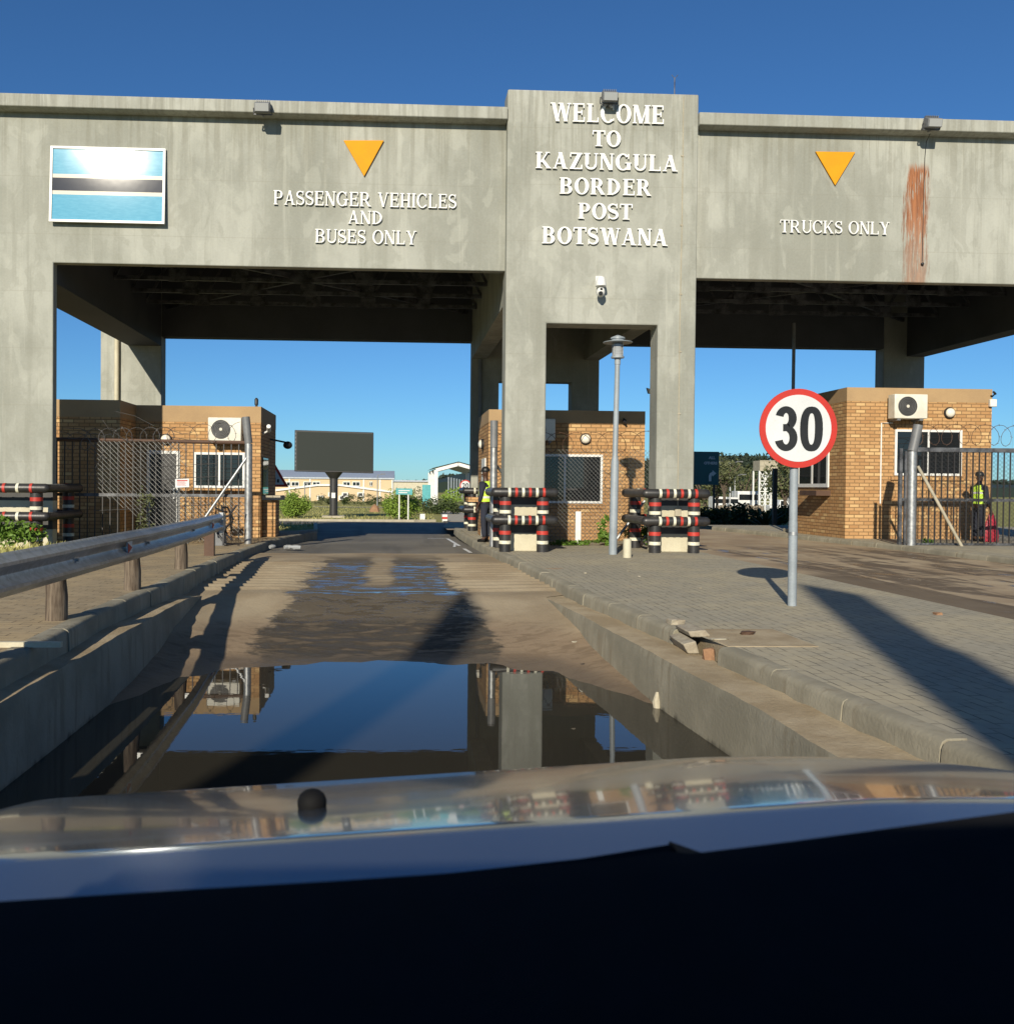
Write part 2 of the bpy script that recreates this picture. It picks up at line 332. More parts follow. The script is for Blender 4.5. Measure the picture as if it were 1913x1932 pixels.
M = dict(conc=concrete(), beamshade=simple('shade_toned_beam', (.085,.09,.098), .8, 0, (.065,.069,.076), .8, .1, 'pos', .15), brick=brick(), lane=lane(), asphalt=asphalt(), truck=truckroad(), wall=wallconc(), ledge=ledgeconc(), grass=grassy(), water=water(),  # rear and outer side beams: under-roof shade put into a dark base colour
    car=carpaint(), wood=wood(), galv=galv('galvanised_steel'), rail=galv('guardrail_steel', (.46,.48,.50), .30),
    pave=pavers('grey_pavers', R(90), (.335,.308,.235), (.27,.245,.185)), paveL=pavers('sandy_pavers', 0, (.36,.29,.185), (.21,.165,.105), .23, .12),
    plaster=simple('tan_plaster', (.37,.25,.13), .85, 0, (.30,.20,.105), 1.2, .15, 'pos'),
    white=simple('white_paint', (.68,.68,.66), .45, 0, (.58,.58,.55), 4), letter=simple('white_lettering', (.80,.80,.78), .5, 0, (.74,.74,.71), 5),
    cream=simple('cream_paint', (.52,.485,.36), .65, 0, (.43,.39,.28), 2.5, .1, 'pos'), black=simple('black_paint', (.022,.022,.024), .5, 0, (.035,.033,.03), 6),
    pipe=simple('black_rubber_pipe', (.016,.016,.017), .42, 0, (.034,.032,.03), 5, .15, 'pos'), red=simple('red_paint', (.48,.035,.022), .5, 0, (.33,.03,.02), 9), bandw=simple('cream_band', (.72,.70,.55), .55, 0, (.5,.47,.36), 12),
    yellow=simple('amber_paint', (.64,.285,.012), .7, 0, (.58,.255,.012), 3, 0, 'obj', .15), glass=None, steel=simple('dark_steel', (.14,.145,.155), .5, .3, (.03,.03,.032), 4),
    roofm=simple('corrugated_sheet', (.11,.115,.125), .55, .4, (.055,.055,.058), 1.5), dark=simple('dark_plastic', (.02,.02,.022), .5), grey=simple('grey_plastic', (.16,.165,.17), .5),
    screen=simple('dark_led_screen', (.034,.039,.036), .8, 0, (.031,.036,.033), .4, 0, 'obj', .15), ac=simple('off_white_casing', (.66,.64,.56), .5, 0, (.54,.51,.43), 3),
    signw=simple('sign_white', (.58,.60,.60), .45, 0, (.52,.535,.53), 3), signr=simple('sign_red', (.46,.022,.012), .55, 0, (.40,.022,.013), 5), signk=simple('sign_black', (.012,.013,.013), .45),
    teal=simple('teal_sign', (.012,.10,.105), .5, 0, (.01,.085,.09), 2), teal2=simple('pale_teal_sign', (.08,.36,.38), .5), signdim=simple('faded_sign_text', (.36,.42,.41), .6), polegrey=simple('pale_blue_grey_paint', (.27,.305,.33), .5, 0, (.21,.24,.26), 3),
    skin=simple('skin', (.075,.035,.02), .5), navy=simple('navy_cloth', (.018,.022,.038), .9), hivis=simple('hi_vis_cloth', (.55,.80,.06), .7, 0, (.45,.68,.05), 5), refl=simple('reflective_tape', (.62,.62,.58), .4), redbag=simple('red_plastic_bag', (.42,.018,.04), .5, 0, (.25,.012,.025), 6),
    leaf=leafm('bush_leaf', (.24,.34,.055), (.11,.18,.028)), leafd=leafm('dark_leaf', (.06,.085,.025), (.022,.036,.012)), leafo=leafm('olive_leaf', (.13,.14,.06), (.05,.06,.028)), weed=leafm('weed_leaf', (.13,.22,.03), (.05,.10,.012)), drygr=leafm('dry_blade', (.46,.41,.16), (.27,.28,.08)),
    bark=simple('bark', (.12,.09,.065), .9, 0, (.06,.045,.033), 12, .5), factory=simple('cream_factory_wall', (.55,.42,.26), .85, 0, (.50,.38,.23), .15, 0, 'pos'), froof=simple('grey_blue_roof', (.42,.46,.51), .5, .1), hill=leafm('bush_hill', (.035,.05,.03), (.018,.028,.02)),
    soil=simple('termite_soil', (.30,.17,.09), .95, 0, (.22,.12,.065), 5, .5), concb=simple('pale_concrete', (.40,.36,.27), .85, 0, (.30,.27,.2), 4, .4), rubble=simple('broken_concrete', (.36,.32,.24), .9, 0, (.26,.22,.16), 9, .7), wire=simple('wire', (.16,.155,.15), .5, .6), chain=simple('chain_link_wire', (.20,.20,.19), .5, .6), rusty=simple('rusty_brown_steel', (.10,.055,.035), .7, .2),
    grey2=simple('weathered_boards', (.24,.20,.15), .9), van=simple('vehicle_white', (.72,.72,.70), .35), lens=simple('milky_lens', (.74,.70,.60), .3), leather=simple('matt_black_trim', (.008,.008,.009), .75, 0, (.006,.006,.006), 5, 0, 'obj', .12))
def glassm(name, c):
    t = NT(name); n = t.noise(t.pos(), .7, 2); t.bump(n, .03, .05); return t.out(c, .03, 0, .6)
M['glass'] = glassm('dark_glass', (.012,.014,.016)); M['clear'] = glassm('lantern_glass', (.30,.31,.31))
# ------------------------------------------------------------------ lettering (hand-cut serif and plain glyphs, cap height 1)
def arc2(cx, cy, ro, ri, a0, a1, n=14):
    out = []
    for k in range(n):
        t0 = R(a0+(a1-a0)*k/n); t1 = R(a0+(a1-a0)*(k+1)/n); f = lambda r, t: (cx+r[0]*math.cos(t), cy+r[1]*math.sin(t))
        out.append([f(ro,t0), f(ro,t1), f(ri,t1), f(ri,t0)])
    return out
def stroke(pts, wid):
    out = []; n = len(pts); nr = []
    for k in range(n):
        a = Vector(pts[max(k-1,0)]); b = Vector(pts[min(k+1,n-1)]); d = (b-a).normalized(); nr.append(Vector((-d.y, d.x)))
    for k in range(n-1):
        p, q = Vector(pts[k]), Vector(pts[k+1])
        out.append([p+nr[k]*wid[k]/2, q+nr[k+1]*wid[k+1]/2, q-nr[k+1]*wid[k+1]/2, p-nr[k]*wid[k]/2])
    return out
def rect(x0, y0, x1, y1): return [(x0,y0),(x1,y0),(x1,y1),(x0,y1)]
def glyph(ch, S, T):
    o = .075; f = .05; P = []
    def stem(x, w=S, top=True, bot=True):
        P.append(rect(x,0,x+w,1))
        if top: P.append(rect(x-o,1-f,x+w+o,1))
        if bot: P.append(rect(x-o,0,x+w+o,f))
    def diag(x0, x1, w, y0=0, y1=1): P.append([(x0,y0),(x0+w,y0),(x1+w,y1),(x1,y1)])
    def ser(x, y, w=.2): P.append(rect(x-w/2, y, x+w/2, y+f))
    def wedge(x, y0, y1, dirx=1): P.append([(x-.06*dirx,y0),(x,y0),(x,y1)] if False else rect(min(x,x-.055*dirx), min(y0,y1), max(x,x-.055*dirx), max(y0,y1)))
    if ch == ' ': return .34, P
    if ch == 'I': stem(o); return S+2*o, P
    if ch == 'H':
        stem(o); stem(o+.52); P.append(rect(o+S,.47,o+.52,.47+T)); return .52+S+2*o, P
    if ch in 'EL':
        w = .68 if ch == 'E' else .66; stem(o, bot=True); P.append(rect(o+S,0,w,T)); wedge(w, 0, .26)
        if ch == 'E':
            P.append(rect(o+S,1-T,w-.03,1)); wedge(w-.03, .76, 1); P.append(rect(o+S,.48,w-.14,.48+T)); wedge(w-.14, .38, .64)
        return w+.03, P
    if ch == 'T':
        w = .74; P.append(rect(w/2-S/2,0,w/2+S/2,1)); ser(w/2, 0, S+.2); P.append(rect(0,1-T,w,1)); wedge(0, .74, 1, -1); wedge(w, .74, 1); return w, P
    if ch == 'N':
        w = .80; t = T*1.15; P.append(rect(o,0,o+t,1)); P.append(rect(w-o-t,0,w-o,1)); diag(w-o-S*1.05, o-.04, S*1.1)
        ser(o+t/2,0,.24); ser(w-o-t/2,1-f,.24); ser(o+.02,1-f,.2); return w, P
    if ch == 'M':
        w = 1.0; t = T*1.15; P.append(rect(o,0,o+t,1)); P.append(rect(w-o-S,0,w-o,1)); diag(w/2-S*.6, o, S, 0, 1); diag(w/2-T*.3, w-o-S*.75, T, 0, 1)
        ser(o+t/2,0,.24); ser(w-o-S/2,0,S+.15); ser(o+.04,1-f,.2); ser(w-o-S/2+.02,1-f,S+.13); return w, P
    if ch == 'W':
        w = 1.16; diag(.30, .06, S); diag(.36, .56, T); diag(.76, .50, S); diag(.84, w-.14, T)
        ser(.12,1-f,.26); ser(.56,1-f,.28); ser(w-.11,1-f,.22); return w, P
    if ch == 'V':
        w = .84; diag(w/2-S*.5, .06, S); diag(w/2-.02, w-.17, T*1.1); ser(.13,1-f,.28); ser(w-.12,1-f,.22); return w, P
    if ch == 'A':
        w = .84; diag(.08, w/2-.04, T*1.1); diag(w-.1-S*.9, w/2-S*.55, S); P.append(rect(.22,.28,w-.24,.28+T)); ser(.12,0,.24); ser(w-.13,0,.28); return w, P
    if ch == 'Y':
        w = .80; P.append(rect(w/2-S/2,0,w/2+S/2,.48)); diag(w/2-S/2, .06, S, .44, 1); diag(w/2+.02, w-.18, T*1.1, .44, 1)
        ser(w/2,0,S+.18); ser(.13,1-f,.28); ser(w-.12,1-f,.22); return w, P
    if ch == 'K':
        stem(o); diag(o+S-.02, .62, T*1.15, .38, 1); P.append([(.40,.62),(.40-S*.55,.48),(.68-S*.2,0),(.68+S*.75,0)]); ser(.66,1-f,.24); ser(.72,0,.28); return .86, P
    if ch == 'Z':
        w = .72; P.append(rect(.02,0,w,T)); P.append(rect(.04,1-T,w,1)); diag(.02, w-S*1.1-.02, S*1.15); wedge(w, 0, .27); wedge(.04, .74, 1, -1); return w, P
    if ch == 'U':
        w = .80; P.append(rect(o,.3,o+S,1)); P.append(rect(w-o-T*1.15,.3,w-o,1)); ro = ((w-2*o)/2, .32)
        P.extend(arc2(w/2, .31, ro, (ro[0]-S*.62, ro[1]-T*1.5), 180, 360)); ser(o+S/2,1-f,S+.15); ser(w-o-T/2,1-f,.22); return w, P
    if ch in 'BDPR':
        stem(o)
        if ch == 'D': P.extend(arc2(o+S*.6, .5, (.66-S*.5,.5), (.66-S*1.5,.5-T), 90, -90, 18)); return .84, P
        y = .74 if ch == 'B' else .72; r = 1-y
        P.append(rect(o+S,1-T,.40,1)); P.append(rect(o+S,2*y-1,.40,2*y-1+T)); P.extend(arc2(.38, y, (.30,r), (.30-S*.95, r-T), 90, -90))
        if ch == 'B': P.append(rect(o+S,0,.42,T)); r2 = y-r*1.0; r2 = (2*y-1+T)/2; P.extend(arc2(.40, r2, (.33,r2), (.33-S, r2-T), 90, -90)); return .78, P
        if ch == 'R': P.append([(.34,.47),(.34+S*1.0,.47),(.72+S*.55,0),(.72-S*.5,0)]); ser(.76,0,.2); return .88, P
        return .72, P
    if ch in 'OCGQ':
        w = .84; ro = (.42,.52); ri = (.42-S*1.02, .52-T)
        if ch == 'O': P.extend(arc2(.42,.5,ro,ri,0,360,28)); return w, P
        P.extend(arc2(.42,.5,ro,ri,42,318 if ch == 'C' else 312,24)); P.append(rect(.70,.70,.755,1.0))
        if ch == 'C': P.append(rect(.71,.10,.755,.24)); return .80, P
        P.append(rect(.64,.03,.64+S*.95,.45)); P.append(rect(.54,.42,.90,.42+f)); return .90, P
    if ch == 'S':
        pts = []; wid = []
        for k in range(13):
            a = R(28 + (262-28)*k/12); pts.append((.30+.235*math.cos(a), .745+.215*math.sin(a))); wid.append(T+(S-T)*max(0, (k-2)/10)**1.0 if k > 2 else T)
        for k in range(13):
            a = R(82 + (-152-82)*k/12); pts.append((.30+.255*math.cos(a), .265+.225*math.sin(a))); wid.append(T+(S-T)*max(0, (10-k)/10)**1.0)
        P.extend(stroke(pts, wid)); P.append(rect(.50,.70,.55,1.0)); P.append(rect(.03,0,.08,.31)); return .62, P
    return .5, P
def write(mb, text, cx, zb, cap, width, y, depth, S=.2, T=.085, gap=.09):
    gl = [glyph(c, S, T) for c in text]; tot = sum(g[0] for g in gl) + gap*(len(gl)-1); kx = width/tot; x = cx - width/2; n = 0
    for w, ps in gl:
        for p in ps:
            n += 1; yy = y - .0006*(n % 7)
            mb.xz([(x+a*kx, zb+b*cap) for a, b in p], yy-depth, y+.002)
        x += (w+gap)*kx
def sans(text, mat_, parent, size, cx, z, y, offset=0.0, name='text'):
    cu = bpy.data.curves.new(name, 'FONT'); cu.body = text; cu.size = size; cu.align_x = 'CENTER'; cu.extrude = .003; cu.offset = offset
    tmp = bpy.data.objects.new(name, cu); COL.objects.link(tmp); dg = bpy.context.evaluated_depsgraph_get()
    me = bpy.data.meshes.new_from_object(tmp.evaluated_get(dg)); bpy.data.objects.remove(tmp)
    me.transform(Matrix.Translation(Vector((cx,y,z))-Vector(parent['_o'])) @ Matrix.Rotation(R(90), 4, 'X')); me.materials.clear(); me.materials.append(mat_)
    o = bpy.data.objects.new(name, me); COL.objects.link(o); o.parent = parent; o['_o'] = parent['_o']; return o
# ------------------------------------------------------------------ foliage helper
def leaves(mb, c, r, n, size, clumps=9, seed=0, flat=1.0, lo=-1.0):
    rg = random.Random(seed); c = Vector(c); cl = []
    for k in range(clumps):
        d = Vector((rg.gauss(0,1), rg.gauss(0,1), rg.gauss(0,1))).normalized(); cl.append((d, rg.uniform(.45,.78), rg.uniform(.28,.5)))
    for k in range(n):
        d, off, rad = rg.choice(cl); q = d*off + Vector((rg.gauss(0,1), rg.gauss(0,1), rg.gauss(0,1))).normalized()*rad*rg.random()**.35
        if q.z < lo: continue
        p = c + Vector((q.x*r[0], q.y*r[1], q.z*r[2])); a = Vector((rg.gauss(0,1), rg.gauss(0,1), rg.gauss(0,.7))).normalized(); b = a.cross(Vector((rg.gauss(0,1), rg.gauss(0,1), rg.gauss(0,1)))).normalized()
        s_ = size*rg.uniform(.6,1.3); mb.poly([p-a*s_, p+b*s_*.45, p+a*s_, p-b*s_*.45])
def blades(mb, pts, h, w, rg):
    for p in pts:
        a = rg.uniform(0, 6.28); hh = h*rg.uniform(.5,1.3); l = hh*rg.uniform(.1,.6); d = Vector((math.cos(a), math.sin(a), 0)); s_ = Vector((-d.y, d.x, 0))*w; p = Vector(p)
        mb.poly([p-s_, p+s_, p+d*l*.4+Vector((0,0,hh*.65))+s_*.6, p+d*l+Vector((0,0,hh))])
# ================================================================== THE SETTING
def interp(tab, y):
    if y <= tab[0][0]: return tab[0][1]
    for (a, p), (b, q) in zip(tab, tab[1:]):
        if y <= b: return p+(q-p)*(y-a)/(b-a)
    return tab[-1][1]
XR = [(-12,3.5),(2,3.25),(4.84,3.02),(8.27,2.78),(12.1,2.42),(18.6,2.19),(22,2.03),(28,1.90),(31,1.92)]   # face of the right kerb
XL = [(-12,-2.55),(3,-2.6),(7.27,-2.70),(9.1,-2.82),(11.8,-2.85),(15,-3.0),(19.5,-3.14),(23,-3.1),(26,-2.75),(28.6,-2.4)]          # face of the left kerb
ZL = [(-12,.15),(9.5,.15),(14,.11),(19.5,.02),(21.5,0)]       # the left pavement stands a little higher
WL, WR = [(0,-2.5),(7,-2.55),(9.45,-2.59),(12.2,-2.66),(13.3,-2.70)], [(0,2.56),(6.4,2.53),(8,2.42),(13.2,2.09)]
def zdip(y): return interp([(-12,-.15),(2.2,-.15),(4.6,-.95),(7,-.92),(8.6,-.75),(10.55,-.60),(13.2,-.15),(21.2,-.15),(24,-.2)], y)
rows = []; y = -12.0
while y < 21.21:
    xl, xr = interp(XL, y)-.02, interp(XR, y)+.02
    if y < 13.2: xl, xr = interp(WL, y)-.02, interp(WR, y)+.02
    zz = zdip(y); row = []
    rib = 0
    if 13.7 < y < 18.6: rib = .035*max(0, math.sin((y-13.7)*2*math.pi/.42))**.6 if math.sin((y-13.7)*2*math.pi/.42) > 0 else 0
    for k in range(25):
        x = xl+(xr-xl)*k/24; s_ = (x-(xl+xr)/2)/((xr-xl)/2)
        z = zz + (.17*abs(s_)**3.5 if 4.5 < y < 13.2 else 0)*max(0, min(1, (13.2-y)/2))
        z += rib*(1-.6*(abs(s_) < .42)) + .012*math.sin(x*2.1+y*1.3)*math.sin(y*.9-x) + (.010*math.sin(x*5.3+1.7*math.sin(y*4))*math.sin(y*6.1+x*2) + .006*math.sin(x*11+y*3) if 5 < y < 12.8 else 0)
        row.append((x, y, z))
    rows.append(row); y += .05 if 13.4 < y < 18.8 else .15
tag(MB().grid(rows).build('road', M['lane']), kind='structure')
# dip walls with their ledges
for nm, WX, KX, sg in (('left', WL, XL, -1), ('right', WR, XR, 1)):
    top = MB(); face = MB(); T_ = []; Fv = []; yy = -6.0; rg = random.Random(3)
    while yy < 13.25:
        w = interp(WX, yy); k = interp(KX, yy) + sg*.03; zt = (interp([(9.5,-.04),(12.2,-.08),(13.2,-.15)], yy) if sg < 0 else -.15) + .004*math.sin(yy*3) - (.03*max(0, (yy-12)/1.2) if yy > 12 else 0)
        j = rg.uniform(-.008,.008)
        T_.append([(w+j, yy, zt), (w+sg*.12, yy, zt+.008), (k, yy, zt+.02*rg.random())]); Fv.append([(w+j, yy, zt), (w-sg*.015, yy, zt-.07), (w-sg*.03, yy, -1.1)]); yy += .2
    tag(top.grid(T_).build('bath_ledge', M['ledge']), kind='structure'); tag(face.grid(Fv).build('bath_wall', M['wall']), kind='structure')
rg = random.Random(9)
tag(MB().grid([[( interp(WL, yy)-.1, yy, -.60), (interp(WR, yy)+.1, yy, -.60)] for yy in (2.6,3.4,5,7,9,10.6,11.4)]).build('water', M['water']), kind='structure')
# pavements
def clip_poly(tab, x2, y0, y1, inset):
    ys = [y0]+[t[0] for t in tab if y0 < t[0] < y1]+[y1]
    return [(interp(tab, q)+inset, q, 0) for q in ys] + [(x2, y1, 0), (x2, y0, 0)]
tag(MB().poly(clip_poly(XR, 6.65, -12, 31, .10)).build('pavement', M['pave']), kind='structure')
lys = [-12,-4,0,3,5,7.27,9.1,9.5,11.8,14,15,17,19.5,21.5,23,26,28.6]
tag(MB().grid([[(-5.35, q, interp(ZL, q)), (interp(XL, q)-.10, q, interp(ZL, q))] for q in lys]).build('pavement', M['paveL']), kind='structure')
tag(MB().poly([(6.6,-12,-.005),(14,-12,-.005),(14,20,-.005),(12.9,31,-.005),(16,40,-.3),(16,52,-.55),(3,52,-.55),(2,40,-.32),(1.7,31,-.06),(6.6,31,-.005)]).build('truck_lane', M['truck']), kind='structure')
tag(MB().poly([(11.84,-12,0.1),(60,-12,0.1),(60,33,0.09),(11,33,0.09),(10.75,31,.1),(11.34,25,.1),(11.72,21.5,.1)]).build('pavement', M['pave']), kind='structure')
# kerb stones
def kerb(tab, y0, y1, sg, ztop=0.006, zb=-.2, skip=(), w=.16, L=1.0):
    mb = MB(); y = y0; rg = random.Random(int(abs(y0)*7)+3)
    while y < y1-.05:
        ye = min(y+L, y1)
        if not any(a < (y+ye)/2 < b for a, b in skip):
            a = Vector((interp(tab, y), y+.006, 0)); b = Vector((interp(tab, ye), ye-.006, 0)); d = (b-a).normalized(); n = Vector((d.y, -d.x, 0))*sg
            dz = rg.uniform(-.004,.005); n0 = rg.uniform(-.006,.006)
            prof = [(n0-.012, zb), (n0, ztop-.045+dz), (n0+.012, ztop-.016+dz), (n0+.04, ztop+dz), (w, ztop+dz+.001), (w, zb)]
            zo = interp(ZL, (y+ye)/2) if tab is XL else 0
            if tab is XL: a.z, b.z = interp(ZL, y), interp(ZL, ye)
            mb.prism([a + n*q + Vector((0,0,z)) for q, z in prof], b-a)
        y = ye
    return tag(mb.build('kerb', M['wall'], bevel=.006), kind='structure')
kerb(XR, -4, 31, 1, skip=((8.05,9.0),)); kerb(XL, -4, 28.6, -1, zb=-.5)
XT = [(-4,11.72),(18,11.7),(21.5,11.6),(25,11.22),(31,10.6)]
kerb(XT, -4, 31, 1, ztop=.11, zb=-.1, w=.15)
# junction beyond, verges and far ground
def zfar(y): return interp([(20,-.2),(24,-.22),(36,-.42),(52,-.62),(80,-.85),(100,-1.05),(180,-1.62),(300,-2.2),(3000,-2.2)], y)
tag(MB().grid([[(x, y, zfar(y)+(.03 if y < 50 else .01)) for x in (-60,-20,-8,0,3,60)] for y in (21.15,24,28,32,36,40,44,48,52.0)]).build('asphalt_road', M['asphalt']), kind='structure')
xs = [-1500,-500,-200,-100,-60,-40,-25,-15,-8,-4,0,2,4,8,15,25,40,60,100,200,500,1500]
tag(MB().grid([[(x, y, -1.6) for x in xs] for y in (-300,-40,20,40,51.9)] + [[(x, y, zfar(y)) for x in xs] for y in (52.05,60,80,100,140,180,300,600,1500,3000)]).build('ground', M['grass']), kind='structure')
tag(MB().grid([[(-60, q, interp(ZL, q)-.015), (-5.3, q, interp(ZL, q)-.015)] for q in lys]).build('verge', M['grass']), kind='structure')
tag(MB().poly([(-3.4,31.5,-.27),(-2.9,34,-.33),(-3.6,42,-.40),(-9,44.5,-.43),(-30,44,-.43),(-30,30,-.25)]).build('verge', M['grass']), kind='structure')
tag(MB().poly([(8.2,35,-.16),(60,34,-.1),(60,51,-.35),(10,51,-.35),(8,42,-.25)]).build('verge', M['grass']), kind='structure')
def kline(pts, w=.15, h=.14, m='concb'):
    mb = MB()
    for p, q in zip(pts, pts[1:]): mb.bar(p, q, w, h)
    return tag(mb.build('kerb', M[m]), kind='structure')
kline([(-14,52,-.55),(1.0,52,-.55),(2.2,52.6,-.55)]); kline([(8.0,42,-.2),(8.2,35,-.12),(9.5,34.6,-.1),(16,34.2,-.08),(40,34.1,-.05)], .3, .2); kline([(-3.4,31.5,-.22),(-2.9,34,-.28),(-3.6,42,-.36)])
tag(MB().poly([(2.6,52.3,-.57),(4.8,52.3,-.57),(5.9,90,-.9),(4.2,90,-.9)]).build('path', M['concb']), kind='structure')
tag(MB().poly([(5.4,52.3,-.575),(14,52.3,-.575),(16,120,-1.15),(6.6,120,-1.15)]).build('asphalt_road', M['asphalt']), kind='structure')
wl = MB()
for (x0,y0,x1,y1,w) in ((1.75,21.8,1.62,29.5,.09),(1.0,29.6,1.62,29.5,.09),(1.5,24,1.68,26.5,.07)):
    d = Vector((x1-x0, y1-y0, 0)).normalized(); n = Vector((-d.y, d.x, 0))*w/2; z0, z1 = zfar(y0)+.045, zfar(y1)+.045
    wl.poly([(x0-n.x,y0-n.y,z0),(x0+n.x,y0+n.y,z0),(x1+n.x,y1+n.y,z1),(x1-n.x,y1-n.y,z1)])
wl.build('road_marking', M['white'])['kind'] = 'structure'
hm = MB(); rg = random.Random(21); rr = []
for k in range(120):
    x = -900+k*16; hgt = 9+6*math.sin(k*.21)+3*math.sin(k*.63+1)+rg.uniform(-1.1,1.1) + 7*math.exp(-((x-190)/120)**2)
    rr.append([(x, 560+20*math.sin(k*.3), -3), (x, 575+20*math.sin(k*.3), hgt*.55), (x+rg.uniform(-4,4), 600, hgt), (x, 700, hgt*.8), (x, 800, -3)])
tag(hm.grid(rr).build('hills', M['hill'], smooth=False), kind='structure')
hv = MB(); rg = random.Random(31)
for k in range(5200):
    x = rg.uniform(-320,460); i = max(0, min(118, int((x+900)/16))); hgt = rr[i][2][2]; t_ = rg.random()**.5
    leaves(hv, (x, 560+40*t_, hgt*t_+.4), (3.6,3,2.2), 4, 1.5, 3, k)
tag(hv.build('hill_scrub', M['hill'], smooth=False, recalc=False), 'dark green bush covering the low hills on the horizon', 'scrub', kind='stuff')
gb = MB(); rg = random.Random(5); pts = []
for k in range(5200):
    y = 52.4+rg.random()**1.6*70; x = rg.uniform(-.22*y-4, .04*y); pts.append((x, y, zfar(y)-.01))
for k in range(2600): pts.append((rg.uniform(-11,-3.6), rg.uniform(32,43.5), -.42))
for k in range(1500): pts.append((rg.uniform(9,24), rg.uniform(35,50), -.36))
blades(gb, pts, .16, .014, rg)
tag(gb.build('dry_grass', M['drygr'], smooth=False, recalc=False), 'thin yellowing grass on the verges beyond the gate', 'grass', kind='stuff')
gb = MB(); pts = [(rg.uniform(-7.4,-5.2), yy, interp(ZL, yy)-.02) for yy in [rg.uniform(5,19) for k in range(3800)]]; blades(gb, pts, .2, .010, rg)
tag(gb.build('dry_grass', M['drygr'], smooth=False, recalc=False), 'straw-coloured grass growing behind the guardrail pavement', 'grass', kind='stuff')
# ================================================================== THE GATE
YF, YW, YB = 20.2, 20.45, 29.7
TX0, TX1 = 2.33, 6.50
gate = thing('border_gate', 'tall grey concrete border gate with central tower and two wide lanes', 'gate', (4, YF, 0))
g = gate
# tower front: two columns and a tall head panel
mb = MB()
mb.prism([(TX0,YF,0),(3.22,YF,0),(3.22,YF,4.94),(5.66,YF,4.94),(5.66,YF,0),(TX1,YF,0),(TX1,YF,9.96),(TX0,YF,9.96)], (0,.62,0))
mb.build('tower', M['conc'], g, bevel=.03)
# wings
for nm, x0, x1 in (('l', -9.0, TX0), ('r', TX1, 18.6)):
    w = MB()
    if nm == 'l': w.prism([(-9,YW,0),(-7.37,YW,0),(-7.37,YW,6.1),(TX0+.02,YW,6.1),(TX0+.02,YW,9.31),(-9,YW,9.31)], (0,.24,0))
    else: w.prism([(TX1-.02,YW,6.03),(15.9,YW,6.03),(15.9,YW,0),(17.6,YW,0),(17.6,YW,9.31),(TX1-.02,YW,9.31)], (0,.24,0))
    w.build('front_wall', M['conc'], g, bevel=.02)
    c = MB(); a, b = (-9.2, TX0-.004) if nm == 'l' else (TX1+.004, 17.8)
    c.prism([(a,YW-.30,9.30),(a,YW-.30,9.56),(a,YW+.55,9.58),(a,YW+.55,9.315),(a,YW+.0,9.315),(a,YW,9.27),(a,YW-.2,9.27)], (b-a,0,0)); c.build('cornice', M['conc'], g, bevel=.015)
# rear frame
r = MB()
r.box((-8.9,YB,0),(-7.37,YB+.55,8.9)); r.build('rear_pillar', M['conc'], g, bevel=.02)
r = MB(); r.box((15.74,YB,0),(17.1,YB+.55,8.9)); r.build('rear_pillar', M['conc'], g, bevel=.02)
for x0, x1, zb in ((-7.366,2.355,6.0),(6.605,15.736,5.98)): MB().box((x0,YB+.01,zb),(x1,YB+.5,8.9)).build('rear_beam', M['beamshade'], g)  # beam colour darkened to stand in for the shade below the roof
r = MB(); r.prism([(2.36,YB-.05,0),(3.22,YB-.05,0),(3.22,YB-.05,4.74),(5.55,YB-.05,4.74),(5.55,YB-.05,0),(6.43,YB-.05,0),(6.43,YB-.05,5.75),(6.6,YB-.05,5.97),(6.6,YB-.05,8.88),(2.36,YB-.05,8.88)], (0,.6,0)); r.build('rear_tower', M['conc'], g, bevel=.02)
r = MB(); r.box((-9.3,YB+.2,0),(-8.9,YB+.55,8.8)); r.build('buttress', M['conc'], g)
# side beams joining front and rear
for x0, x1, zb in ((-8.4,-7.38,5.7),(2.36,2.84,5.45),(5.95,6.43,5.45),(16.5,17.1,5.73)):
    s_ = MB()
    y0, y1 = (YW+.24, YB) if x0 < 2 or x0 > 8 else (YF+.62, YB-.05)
    s_.box((x0,y0,zb),(x1,y1,8.7)); s_.build('side_beam', M['beamshade'] if x0 < 2 or x0 > 8 else M['conc'], g)
